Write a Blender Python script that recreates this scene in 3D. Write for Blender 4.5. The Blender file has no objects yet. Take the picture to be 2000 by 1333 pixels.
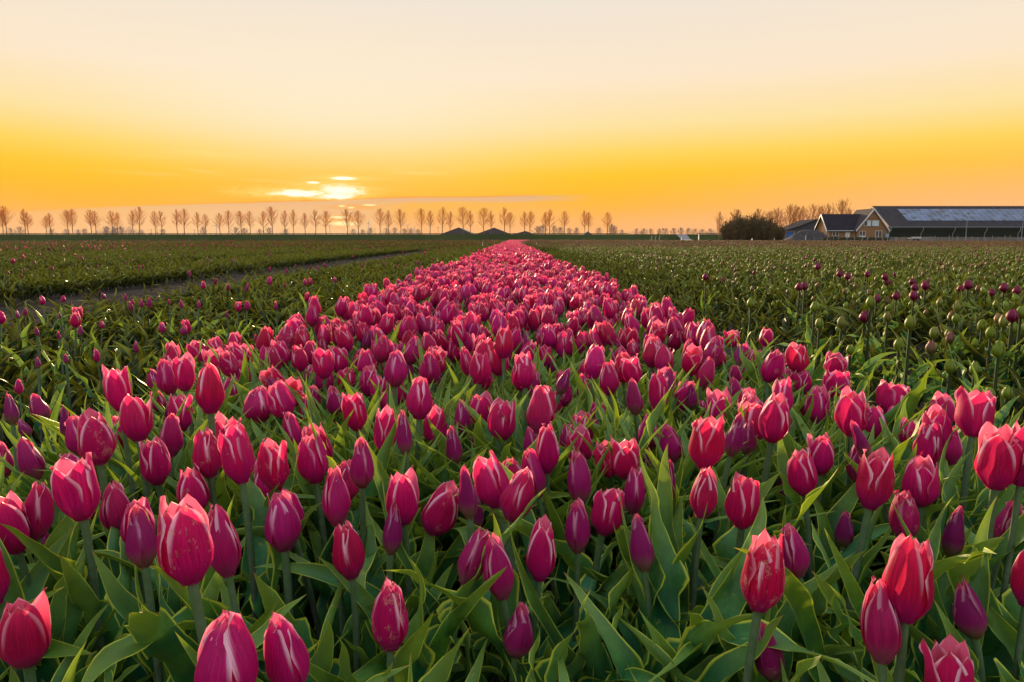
import bpy, math, random
import numpy as np
from math import sin, cos, pi, radians, atan2, asin, atan, exp, sqrt
from mathutils import Vector, Matrix, Euler, noise
R = random.Random(11)
S = bpy.context.scene
COL = S.collection

# ------------------------------------------------------------------ camera
HC = 0.53                      # eye height
F = 1333.0                     # focal length in photograph pixels (24 mm lens)
HOR = 467.0
PITCH = atan((666.5 - HOR) / F)
cam = bpy.data.cameras.new('camera'); cam.lens = 24; cam.sensor_width = 36
cam.clip_start = 0.02; cam.clip_end = 20000
co = bpy.data.objects.new('camera', cam); COL.objects.link(co)
co.location = (0, 0, HC); co.rotation_euler = (pi/2 - PITCH, 0, 0)
S.camera = co

def ray(px, py):
    a = (px - 1000) / F; b = (666.5 - py) / F
    return Vector((a, cos(PITCH) + b*sin(PITCH), -sin(PITCH) + b*cos(PITCH)))
def at(px, py, Y):
    d = ray(px, py); return Vector((0, 0, HC)) + d * (Y / d.y)
def ground_at(px, py, z=0.0):
    d = ray(px, py); return Vector((0, 0, HC)) + d * ((z - HC) / d.z)
def at_depth(px, py, depth):
    return Vector((0, 0, HC)) + ray(px, py) * depth
def project(p):
    v = Vector(p) - Vector((0, 0, HC))
    dz = v.y*cos(PITCH) - v.z*sin(PITCH); u = v.y*sin(PITCH) + v.z*cos(PITCH)
    return 1000 + F*v.x/dz, 666.5 - F*u/dz, dz
def azel(px, py):
    d = ray(px, py).normalized()
    return math.degrees(atan2(d.x, d.y)), math.degrees(asin(d.z))

def srgb(r, g, b):
    f = lambda c: (c/255)/12.92 if c/255 <= .04045 else ((c/255 + .055)/1.055)**2.4
    return (f(r), f(g), f(b), 1)

# ------------------------------------------------------------------ node helper
class NT:
    def __init__(s, tree): s.t = tree; s.n = tree.nodes; s.l = tree.links
    def node(s, kind, **kw):
        n = s.n.new(kind)
        for k, v in kw.items():
            if k == 'ins':
                for i, val in v.items(): s.set(n.inputs[i], val)
            else: setattr(n, k, v)
        return n
    def set(s, sock, val):
        if isinstance(val, bpy.types.NodeSocket): s.l.new(val, sock)
        elif val is not None: sock.default_value = val
    def m(s, op, a, b=None, c=None, clamp=False):
        n = s.node('ShaderNodeMath', operation=op, use_clamp=clamp)
        for i, v in enumerate((a, b, c)):
            if v is not None: s.set(n.inputs[i], v)
        return n.outputs[0]
    def mix(s, f, a, b, mode='MIX'):
        n = s.node('ShaderNodeMix', data_type='RGBA', blend_type=mode)
        s.set(n.inputs[0], f); s.set(n.inputs[6], a); s.set(n.inputs[7], b)
        return n.outputs[2]
    def ramp(s, f, stops, interp='LINEAR'):
        n = s.node('ShaderNodeValToRGB'); cr = n.color_ramp; cr.interpolation = interp
        while len(cr.elements) > 1: cr.elements.remove(cr.elements[-1])
        cr.elements[0].position = stops[0][0]; cr.elements[0].color = stops[0][1]
        for p, c in stops[1:]:
            e = cr.elements.new(p); e.color = c
        s.set(n.inputs[0], f); return n.outputs[0]
    def sm(s, x, lo, hi):        # smoothstep 0..1
        n = s.node('ShaderNodeMapRange', interpolation_type='SMOOTHSTEP')
        s.set(n.inputs[0], x); n.inputs[1].default_value = lo; n.inputs[2].default_value = hi
        return n.outputs[0]
    def noise(s, vec, scale, detail=3, rough=.5, dims='3D', dist=0.0):
        n = s.node('ShaderNodeTexNoise', noise_dimensions=dims)
        if vec is not None: s.set(n.inputs['Vector'], vec)
        n.inputs['Scale'].default_value = scale; n.inputs['Detail'].default_value = detail
        n.inputs['Roughness'].default_value = rough; n.inputs['Distortion'].default_value = dist
        return n.outputs[0]

# ------------------------------------------------------------------ sky
W = bpy.data.worlds.new('World'); S.world = W; W.use_nodes = True
w = NT(W.node_tree); w.n.clear()
SUN_AZ, SUN_EL = azel(662, 376)
SUN_EL_LAMP = 7.0
SKY_GAIN = .85  # extra brightness of the overhead sky, added to light the foreground
EXPO = 1.1
HAZE = .00005
tc = w.node('ShaderNodeTexCoord').outputs['Generated']
nrm = w.node('ShaderNodeVectorMath', operation='NORMALIZE'); w.set(nrm.inputs[0], tc)
sep = w.node('ShaderNodeSeparateXYZ'); w.set(sep.inputs[0], nrm.outputs[0])
el = w.m('MULTIPLY', w.m('ARCSINE', sep.outputs[2]), 180/pi)
az = w.m('MULTIPLY', w.m('ARCTAN2', sep.outputs[0], sep.outputs[1]), 180/pi)
daz = w.m('SUBTRACT', az, SUN_AZ)
cosd = w.m('COSINE', w.m('MULTIPLY', daz, pi/180))
elp = w.m('DIVIDE', w.m('MAXIMUM', el, 0.0), 90.0, clamp=True)
def st(*a): return [(e/90, srgb(*c)) for e, c in a]
front = w.ramp(elp, st((0, (250,178,118)), (1.3, (255,176,84)), (2.6, (255,181,36)), (4.0, (255,190,0)), (5.2, (255,199,0)),
                       (6.8, (255,213,84)), (9, (254,226,158)), (12.5, (253,231,202)), (18, (241,229,213)), (30, (240,236,232)), (60, (224,233,250)), (90, (216,230,253))))
back = w.ramp(elp, st((0, (222,196,190)), (6, (232,210,205)), (14, (236,226,230)), (30, (232,234,246)), (60, (222,232,251)), (90, (216,230,253))))
col = w.mix(w.sm(cosd, -0.5, 0.72), back, front)
# warm salmon band towards the right, low over the horizon
side = w.m('MULTIPLY', w.sm(w.m('ABSOLUTE', daz), 16, 50), w.sm(el, 8.0, .5))
col = w.mix(w.m('MULTIPLY', side, .75), col, srgb(252, 188, 134))
# broad bright glow above the sun
def gauss(a0, e0, sa, se):
    x = w.m('DIVIDE', w.m('SUBTRACT', az, a0), sa); y = w.m('DIVIDE', w.m('SUBTRACT', el, e0), se)
    return w.m('POWER', 2.718, w.m('MULTIPLY', w.m('ADD', w.m('MULTIPLY', x, x), w.m('MULTIPLY', y, y)), -1.0))
col = w.mix(w.m('MULTIPLY', gauss(SUN_AZ, 10.5, 15, 4.6), .62), col, srgb(255, 240, 212))
# long thin cirrus
cv = w.node('ShaderNodeCombineXYZ'); w.set(cv.inputs[0], w.m('MULTIPLY', az, .07)); w.set(cv.inputs[1], w.m('MULTIPLY', el, 1.3))
cn = w.noise(cv.outputs[0], 1.0, 5, .55, dist=.4)
cir = w.m('MULTIPLY', w.sm(cn, .52, .74), gauss(SUN_AZ-3, 5.2, 12, 1.5))
col = w.mix(w.m('MULTIPLY', cir, .8), col, srgb(255, 232, 140))
cir2 = w.m('MULTIPLY', w.sm(cn, .5, .75), w.m('MULTIPLY', w.sm(el, 1.5, 2.6), w.sm(el, 7.0, 4.5)))
col = w.mix(w.m('MULTIPLY', cir2, .12), col, srgb(255, 176, 70))
# lavender-orange cloud bank
cv2 = w.node('ShaderNodeCombineXYZ'); w.set(cv2.inputs[0], w.m('MULTIPLY', az, .22)); w.set(cv2.inputs[1], w.m('MULTIPLY', el, 1.8)); cv2.inputs[2].default_value = 3.3
cn2 = w.m('SUBTRACT', w.noise(cv2.outputs[0], 1.0, 4, .5), .5)
def E(px, py): return azel(px, py)
top = w.node('ShaderNodeFloatCurve'); 
fx = w.m('DIVIDE', w.m('ADD', az, 60.0), 120.0, clamp=True)
cm = top.mapping.curves[0]
def cpts(curve, pts):
    pts = sorted(((a+60)/120, e/10) for a, e in pts)
    curve.points[0].location = pts[0]; curve.points[1].location = pts[-1]
    for p in pts[1:-1]: curve.points.new(*p)
cpts(cm, [(-60, 1.2), E(0, 413), E(250, 402), E(460, 396), E(690, 389), E(760, 386), E(980, 383), E(1120, 380), (60, 3.6)])
w.set(top.inputs['Value'], fx)
etop = w.m('ADD', w.m('MULTIPLY', top.outputs[0], 10.0), w.m('MULTIPLY', cn2, .16))
bank = w.m('MULTIPLY', w.sm(w.m('SUBTRACT', etop, el), 0.0, .11), w.sm(az, 7.5, 1.0))
low = w.m('MULTIPLY', w.sm(az, -13, -8), w.sm(w.m('ADD', w.m('SUBTRACT', etop, el), w.m('MULTIPLY', cn2, .3)), .34, .62))
bank = w.m('MULTIPLY', bank, w.m('SUBTRACT', 1.0, w.m('MULTIPLY', low, .8)))
bcol = w.ramp(w.m('DIVIDE', w.m('MAXIMUM', el, 0.0), 4.0, clamp=True), [(0, srgb(252,196,136)), (.35, srgb(250,192,128)), (.7, srgb(240,186,128)), (1, srgb(226,172,120))])
col = w.mix(w.m('MULTIPLY', bank, w.sm(az, -48, -20)), col, bcol)
edge = w.m('MULTIPLY', w.m('MULTIPLY', w.sm(w.m('ABSOLUTE', w.m('SUBTRACT', w.m('SUBTRACT', etop, el), .02)), .07, .0), w.sm(az, 4, -2)), w.sm(az, -30, -18))
col = w.mix(w.m('MULTIPLY', edge, .75), col, srgb(255, 150, 50))
# burning cloud openings round the sun
wv = w.node('ShaderNodeCombineXYZ'); w.set(wv.inputs[0], w.m('MULTIPLY', az, .55)); w.set(wv.inputs[1], w.m('MULTIPLY', el, 3.2)); wv.inputs[2].default_value = 8.1
n1 = w.m('SUBTRACT', w.noise(wv.outputs[0], 1.5, 8, .66, dist=1.2), .5)
def blob(px, py, wx, wy, lo=.35, hi=1.05, amp=2.6):
    a0, e0 = azel(px, py); sa = math.degrees(wx / F); se = math.degrees(wy / F)
    x = w.m('DIVIDE', w.m('SUBTRACT', az, a0), sa); y = w.m('DIVIDE', w.m('SUBTRACT', el, e0), se)
    d = w.m('SQRT', w.m('ADD', w.m('MULTIPLY', x, x), w.m('MULTIPLY', y, y)))
    return w.sm(w.m('ADD', d, w.m('MULTIPLY', n1, amp)), hi, lo)
def mx(*v):
    o = v[0]
    for q in v[1:]: o = w.m('MAXIMUM', o, q)
    return o
white = mx(blob(666, 373, 42, 13, .2, 1.15, 1.9), blob(655, 384, 44, 6, .3, 1.1, 1.6), blob(585, 378, 60, 7, .3, 1.1, 2.0), blob(613, 357, 14, 2.5, .3, 1.1, .8), blob(672, 349, 26, 3.5, .5, 1.05, 1.8))
veil = mx(blob(560, 377, 110, 12, .1, 1.3, 2.4), blob(668, 348, 60, 7, .1, 1.3, 2.0), blob(650, 372, 90, 20, .2, 1.3, 1.5))
col = w.mix(w.m('MULTIPLY', veil, .7), col, srgb(255, 226, 120))
mask_above = w.sm(w.m('SUBTRACT', el, etop), -.06, .06)
white = w.m('MULTIPLY', white, mask_above)
col = w.mix(white, col, (1.35, 1.2, .92, 1))
spark = mx(blob(664, 425, 20, 3, .4, 1.1, .6), blob(672, 437, 34, 5, .3, 1.2, 1.2), blob(668, 403, 8, 2.2, .3, 1.1, .3), blob(686, 406, 8, 2, .3, 1.1, .3), blob(722, 401, 16, 2, .3, 1.1, .5))
col = w.mix(w.m('MULTIPLY', mx(blob(690, 405, 60, 6, .1, 1.4, 1.2), blob(668, 432, 44, 14, .1, 1.3, 1.2)), .6), col, srgb(255, 170, 40))
col = w.mix(spark, col, (1.2, .95, .42, 1))
below = w.sm(el, 0.0, -1.0)
col = w.mix(below, col, (.05, .045, .03, 1))
# a physical sky for the same low sun gives the overhead air its blue
sky = w.node('ShaderNodeTexSky', sky_type='NISHITA', sun_disc=False)
sky.sun_elevation = radians(SUN_EL_LAMP); sky.sun_rotation = radians(SUN_AZ)
bg1 = w.node('ShaderNodeBackground'); w.set(bg1.inputs[0], sky.outputs[0]); bg1.inputs[1].default_value = .06
bg2 = w.node('ShaderNodeBackground'); w.set(bg2.inputs[0], col); w.set(bg2.inputs[1], w.m('MULTIPLY', 2**-EXPO, w.m('ADD', 1.0, w.m('ADD', w.m('MULTIPLY', w.sm(el, 20, 60), SKY_GAIN), w.m('MULTIPLY', w.m('MULTIPLY', w.sm(cosd, .45, -.3), w.sm(el, -1, 12)), .12)))))  # sky overhead and behind the camera brightened as added fill
msh = w.node('ShaderNodeMixShader'); w.set(msh.inputs[0], w.m('MULTIPLY', w.sm(el, 22, 50), .12))
w.set(msh.inputs[1], bg2.outputs[0]); w.set(msh.inputs[2], bg1.outputs[0])
out = w.node('ShaderNodeOutputWorld'); w.set(out.inputs[0], msh.outputs[0])
W.cycles.sampling_method = 'MANUAL'; W.cycles.sample_map_resolution = 2048

sl = bpy.data.lights.new('sun', 'SUN'); sl.energy = 5.0; sl.color = (1, .70, .40); sl.angle = radians(2.0)
so = bpy.data.objects.new('sun', sl); COL.objects.link(so)
sd = Vector((sin(radians(SUN_AZ))*cos(radians(SUN_EL_LAMP)), cos(radians(SUN_AZ))*cos(radians(SUN_EL_LAMP)), sin(radians(SUN_EL_LAMP))))
so.rotation_euler = sd.to_track_quat('Z', 'Y').to_euler()

S.view_settings.view_transform = 'Standard'; S.view_settings.look = 'None'
S.view_settings.exposure = EXPO; S.view_settings.gamma = 1; S.view_settings.use_curve_mapping = False
S.render.engine = 'CYCLES'
S.cycles.use_denoising = True
S.cycles.max_bounces = 8; S.cycles.diffuse_bounces = 2; S.cycles.transmission_bounces = 4; S.cycles.transparent_max_bounces = 8
S.cycles.volume_bounces = 0
S.cycles.caustics_reflective = False; S.cycles.caustics_refractive = False

# ------------------------------------------------------------------ materials
def mat(name):
    m = bpy.data.materials.new(name); m.use_nodes = True
    t = NT(m.node_tree); t.n.clear(); return m, t
def finish(t, shader, vol=None):
    o = t.node('ShaderNodeOutputMaterial')
    if shader is not None: t.set(o.inputs[0], shader)
    if vol is not None: t.set(o.inputs[1], vol)
def pbsdf(t, color, rough=.7, spec=.3, normal=None, metal=0.0):
    b = t.node('ShaderNodeBsdfPrincipled')
    t.set(b.inputs['Base Color'], color); t.set(b.inputs['Roughness'], rough)
    t.set(b.inputs['Specular IOR Level'], spec); t.set(b.inputs['Metallic'], metal)
    if normal is not None: t.set(b.inputs['Normal'], normal)
    return b.outputs[0]
def bump(t, h, strength=.3, dist=.01):
    b = t.node('ShaderNodeBump'); b.inputs['Strength'].default_value = strength; b.inputs['Distance'].default_value = dist
    t.set(b.inputs['Height'], h); return b.outputs[0]
def objc(t): return t.node('ShaderNodeTexCoord').outputs['Object']
def plain(name, c, rough=.7, spec=.3, var=.15, scale=3.0, metal=0.0):
    m, t = mat(name)
    n = t.noise(objc(t), scale, 5, .6)
    a = tuple(x*(1-var) for x in c[:3])+(1,); b = tuple(min(1, x*(1+var)) for x in c[:3])+(1,)
    finish(t, pbsdf(t, t.mix(t.sm(n, .3, .7), a, b), rough, spec, bump(t, n, .2, .02), metal)); return m

def suv(t):
    a = t.node('ShaderNodeAttribute', attribute_name='suv')
    s_ = t.node('ShaderNodeSeparateXYZ'); t.set(s_.inputs[0], a.outputs['Vector'])
    return s_.outputs[0], s_.outputs[1], s_.outputs[2], a.outputs['Vector']

def petal_material(name, stuff=False):
    m, t = mat(name)
    u, v, k, vec = suv(t)
    au = t.m('ABSOLUTE', u)
    info = t.node('ShaderNodeObjectInfo')
    rnd = info.outputs['Random']
    if stuff:
        red = rnd; scar = t.m('FRACT', t.m('MULTIPLY', rnd, 7.3)); plum = k
    else:
        sc = t.node('ShaderNodeSeparateColor'); t.set(sc.inputs[0], info.outputs['Color'])
        red, scar, plum = sc.outputs[0], sc.outputs[1], sc.outputs[2]
    # fine streaks that run along the petal
    mp = t.node('ShaderNodeMapping'); t.set(mp.inputs[0], vec); mp.inputs['Scale'].default_value = (9, 1.1, 0)
    cb = t.node('ShaderNodeCombineXYZ'); t.set(cb.inputs[2], t.m('MULTIPLY', rnd, 37.0))
    ad = t.node('ShaderNodeVectorMath', operation='ADD'); t.set(ad.inputs[0], mp.outputs[0]); t.set(ad.inputs[1], cb.outputs[0])
    streak = t.noise(ad.outputs[0], 1.6, 5, .65)
    ob = objc(t)
    ad2 = t.node('ShaderNodeVectorMath', operation='ADD'); t.set(ad2.inputs[0], ob); t.set(ad2.inputs[1], cb.outputs[0])
    blot = t.noise(ad2.outputs[0], 75, 5, .7); speck = t.noise(ad2.outputs[0], 900, 2, .5)
    base = t.mix(red, (.72, .004, .24, 1), (.68, .004, .085, 1))
    dark = t.mix(red, (.29, .002, .095, 1), (.23, .001, .022, 1))
    base = t.mix(t.m('MULTIPLY', t.sm(streak, .35, .65), .85), base, dark)
    base = t.mix(t.m('MULTIPLY', t.m('FRACT', t.m('MULTIPLY', rnd, 3.1)), .45), base, dark)
    base = t.mix(t.sm(v, .45, .02), base, (.42, .012, .22, 1))
    # purple closed buds, green foot
    bud = t.mix(t.sm(streak, .3, .7), (.28, .014, .15, 1), (.16, .007, .085, 1))
    bud = t.mix(t.sm(v, .42, .0), bud, (.20, .22, .075, 1))
    base = t.mix(plum, base, bud)
    # pale margins
    reach = t.m('ADD', t.m('MULTIPLY', t.m('SUBTRACT', streak, .5), .35), t.m('MULTIPLY', t.m('SUBTRACT', v, .62), .55))
    edge = t.m('MULTIPLY', t.sm(t.m('ADD', au, reach), .70, .94), t.sm(t.m('ADD', v, t.m('MULTIPLY', blot, .35)), .48, .80))
    edge = t.m('MULTIPLY', edge, t.sm(t.m('FRACT', t.m('MULTIPLY', rnd, 13.7)), -.35, .55))
    edge = t.m('MULTIPLY', edge, t.m('SUBTRACT', 1.0, t.m('MULTIPLY', plum, .75)))
    base = t.mix(t.m('MULTIPLY', edge, .62 if stuff else .92), base, (.96, .62, .74, 1))
    tipm = t.m('MULTIPLY', t.sm(v, .86, 1.0), .5)
    base = t.mix(tipm, base, (.85, .13, .16, 1))
    # weathered beige scars and pollen dust
    thr = t.m('SUBTRACT', .74, t.m('MULTIPLY', scar, .17))
    sm_ = t.m('MULTIPLY', t.m('GREATER_THAN', t.m('ADD', blot, t.m('MULTIPLY', t.m('SUBTRACT', streak, .5), .35)), thr), t.sm(speck, .40, .55))
    base = t.mix(t.m('MULTIPLY', sm_, .62), base, (.62, .34, .22, 1))
    base = t.mix(t.m('MULTIPLY', t.sm(speck, .69, .76), .4), base, (.85, .30, .36, 1))
    geo = t.node('ShaderNodeNewGeometry')
    inner = t.mix(t.sm(v, .3, .9), base, (.88, .34, .45, 1))
    base = t.mix(t.m('MULTIPLY', geo.outputs['Backfacing'], .45), base, inner)
    nb = bump(t, t.m('ADD', streak, t.m('MULTIPLY', speck, .3)), .35, .0012)
    p = pbsdf(t, base, .48, .25, nb)
    tr = t.node('ShaderNodeBsdfTranslucent'); t.set(tr.inputs[0], t.mix(.45, base, (.95, .06, .16, 1)))
    mxs = t.node('ShaderNodeMixShader'); mxs.inputs[0].default_value = .44
    t.set(mxs.inputs[1], p); t.set(mxs.inputs[2], tr.outputs[0])
    finish(t, mxs.outputs[0]); return m

def leaf_material(name, stuff=False, tone=0.0):
    m, t = mat(name)
    u, v, k, vec = suv(t)
    au = t.m('ABSOLUTE', u)
    rnd = t.node('ShaderNodeObjectInfo').outputs['Random']
    cb = t.node('ShaderNodeCombineXYZ'); t.set(cb.inputs[2], t.m('ADD', t.m('MULTIPLY', rnd, 53.0), t.m('MULTIPLY', k, 17.0)))
    mp = t.node('ShaderNodeMapping'); t.set(mp.inputs[0], vec); mp.inputs['Scale'].default_value = (26, 1.0, 0)
    ad = t.node('ShaderNodeVectorMath', operation='ADD'); t.set(ad.inputs[0], mp.outputs[0]); t.set(ad.inputs[1], cb.outputs[0])
    vein = t.noise(ad.outputs[0], 1.5, 4, .6)
    ad2 = t.node('ShaderNodeVectorMath', operation='ADD'); t.set(ad2.inputs[0], objc(t)); t.set(ad2.inputs[1], cb.outputs[0])
    mot = t.noise(ad2.outputs[0], 28, 6, .68); speck = t.noise(ad2.outputs[0], 700, 2, .5)
    if tone == 1.0:   a, b, c_, e_ = (.009, .010, .002, 1), (.030, .020, .003, 1), (.014, .013, .004, 1), (.11, .06, .010, 1)
    elif tone == 2.0: a, b, c_, e_ = (.003, .017, .003, 1), (.020, .031, .002, 1), (.005, .024, .006, 1), (.17, .13, .010, 1)
    else:             a, b, c_, e_ = (.006, .085, .026, 1), (.045, .190, .008, 1), (.014, .185, .095, 1), (.55, .62, .05, 1)
    base = t.mix(t.sm(mot, .38, .62), a, b)
    hue = t.m('FRACT', t.m('ADD', t.m('MULTIPLY', rnd, 5.7), t.m('MULTIPLY', k, .37)))
    base = t.mix(t.m('MULTIPLY', hue, .55), base, c_)
    base = t.mix(t.m('MULTIPLY', t.m('MULTIPLY', t.sm(mot, .5, .68), t.sm(speck, .42, .6)), .30), base, (.17, .34, .25, 1))
    base = t.mix(t.m('MULTIPLY', t.sm(vein, .46, .66), .42), base, (.008, .035, .010, 1))
    base = t.mix(t.m('MULTIPLY', t.sm(v, .55, 1.0), .5), base, (.24, .32, .02, 1))  # naturally lighter tips, brightened further in colour as if sunlit
    base = t.mix(t.m('MULTIPLY', t.sm(au, .86, .97), .9), base, e_)  # yellowish margin, its colour widened and brightened to imitate rim light
    blem = t.m('MULTIPLY', t.sm(t.noise(ad2.outputs[0], 60, 4, .7), .66, .72), .6)
    base = t.mix(blem, base, (.38, .36, .08, 1))
    base = t.mix(t.m('MULTIPLY', t.sm(v, .965, 1.0), .8), base, (.36, .17, .06, 1))
    nb = bump(t, t.m('ADD', vein, t.m('MULTIPLY', speck, .35)), .45, .0012)
    p = pbsdf(t, base, t.m('ADD', .30, t.m('MULTIPLY', mot, .35)), .36 if tone == 0 else .15, nb)
    tr = t.node('ShaderNodeBsdfTranslucent'); t.set(tr.inputs[0], t.mix(.5, base, (.30, .40, .01, 1) if tone == 0 else (.075, .07, .004, 1)))
    mxs = t.node('ShaderNodeMixShader'); mxs.inputs[0].default_value = .27
    t.set(mxs.inputs[1], p); t.set(mxs.inputs[2], tr.outputs[0])
    finish(t, mxs.outputs[0]); return m

def stem_material():
    m, t = mat('tulip stem')
    u, v, k, vec = suv(t)
    n = t.noise(objc(t), 120, 3, .6)
    base = t.mix(v, (.06, .045, .065, 1), (.065, .13, .04, 1))
    base = t.mix(t.m('MULTIPLY', t.sm(n, .4, .7), .4), base, (.12, .18, .11, 1))
    finish(t, pbsdf(t, base, .5, .25)); return m

def field_stem():
    m, t = mat('dark field stem'); finish(t, pbsdf(t, t.mix(t.noise(objc(t), 90, 3), (.02, .035, .012, 1), (.04, .06, .018, 1)), .7, .1)); return m

def bud_material():
    """round double tulips of the right-hand field: green, blushing or deep purple, one tone per plant"""
    m, t = mat('double tulip bud')
    u, v, k, vec = suv(t)
    info = t.node('ShaderNodeObjectInfo'); rnd = info.outputs['Random']
    sc = t.node('ShaderNodeSeparateColor'); t.set(sc.inputs[0], info.outputs['Color'])
    mp = t.node('ShaderNodeMapping'); t.set(mp.inputs[0], vec); mp.inputs['Scale'].default_value = (9, 1.2, 0)
    streak = t.noise(mp.outputs[0], 1.5, 4, .6)
    green = t.mix(t.sm(streak, .3, .7), (.21, .29, .014, 1), (.10, .17, .010, 1))
    blush = t.mix(t.sm(v, .1, .9), (.12, .10, .03, 1), (.22, .065, .06, 1))
    purple = t.mix(t.sm(streak, .3, .7), (.26, .004, .07, 1), (.10, .002, .02, 1))
    base = t.mix(t.sm(k, .2, .5), green, blush); base = t.mix(t.sm(k, .6, .9), base, purple)
    base = t.mix(t.m('MULTIPLY', t.sm(t.m('ABSOLUTE', u), .8, 1.0), .35), base, (.5, .3, .2, 1))
    p = pbsdf(t, base, .5, .3, bump(t, streak, .3, .001))
    tr = t.node('ShaderNodeBsdfTranslucent'); t.set(tr.inputs[0], base)
    mxs = t.node('ShaderNodeMixShader'); mxs.inputs[0].default_value = .3
    t.set(mxs.inputs[1], p); t.set(mxs.inputs[2], tr.outputs[0])
    finish(t, mxs.outputs[0]); return m

M_PETAL = petal_material('tulip petal'); M_PETAL_S = petal_material('tulip petal mass', True)
M_LEAF = leaf_material('tulip leaf'); M_LEAF_S = leaf_material('tulip leaf mass', True); M_LEAF_F = leaf_material('field leaf', True, 1.0)
M_LEAF_N = leaf_material('near field leaf', True, 2.0)  # both field leaves: own olive, plus side-field shade put into the colour
M_STEM = stem_material(); M_STEM_F = field_stem(); M_BUD = bud_material()

def soil_material():
    m, t = mat('sandy clay soil')
    g = t.node('ShaderNodeNewGeometry').outputs['Position']
    a = t.noise(g, 2.2, 6, .65); b = t.noise(g, 38, 6, .7); c = t.noise(g, 260, 3, .6)
    base = t.mix(t.sm(a, .3, .7), (.040, .032, .024, 1), (.085, .069, .053, 1))
    base = t.mix(t.m('MULTIPLY', t.sm(b, .35, .65), .7), base, (.025, .020, .016, 1))
    base = t.mix(t.m('MULTIPLY', t.sm(c, .5, .8), .4), base, (.15, .125, .10, 1))
    h = t.m('ADD', b, t.m('MULTIPLY', c, .3))
    finish(t, pbsdf(t, base, 1.0, .0, bump(t, h, .9, .015))); return m
def grass_material(name, c1, c2):
    m, t = mat(name)
    g = t.node('ShaderNodeNewGeometry').outputs['Position']
    a = t.noise(g, .08, 5, .6); b = t.noise(g, 1.6, 6, .75); c = t.noise(g, .9, 3)
    base = t.mix(t.sm(a, .3, .7), c1, c2)
    base = t.mix(t.m('MULTIPLY', t.sm(b, .4, .7), .45), base, tuple(x*.5 for x in c1[:3])+(1,))
    finish(t, pbsdf(t, base, 1.0, .0, bump(t, b, .8, .08))); return m
M_SOIL = soil_material()
M_GRASS = grass_material('grass', (.03, .05, .012, 1), (.048, .072, .018, 1))
M_GRASS2 = grass_material('bright grass', (.05, .075, .010, 1), (.08, .105, .015, 1))
M_DIKE = grass_material('dike grass', (.022, .036, .010, 1), (.035, .050, .014, 1))
M_MEADOW = grass_material('far farmland', (.06, .075, .03, 1), (.10, .10, .045, 1))
M_BARK = plain('bark', (.14, .085, .055, 1), .9, .1)
M_TWIG = plain('twigs', (.60, .20, .03, 1), .9, .1)  # orange sky glow through the crowns is put into the twig colour
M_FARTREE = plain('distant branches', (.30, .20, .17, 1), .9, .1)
M_BUSH = plain('bush twigs', (.12, .075, .03, 1), .9, .1, .4, .7)
M_BUSHL = plain('bush leaves', (.075, .062, .022, 1), .8, .2, .45, .9)
M_HEDGE = plain('hedge', (.035, .04, .018, 1), .9, .1, .3, 1.5)

ONES = 'zero one two three four five six seven eight nine ten eleven twelve thirteen fourteen fifteen sixteen seventeen eighteen nineteen'.split()
TENS = '. . twenty thirty forty fifty sixty seventy eighty ninety'.split()
def spell(n):
    n = max(0, min(99, int(n)))
    return ONES[n] if n < 20 else TENS[n//10] + ('-'+ONES[n % 10] if n % 10 else '')
def spot(px, py): return f'{spell(round(px/20))} percent across, {spell(round(py/13.33))} percent down'
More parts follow.
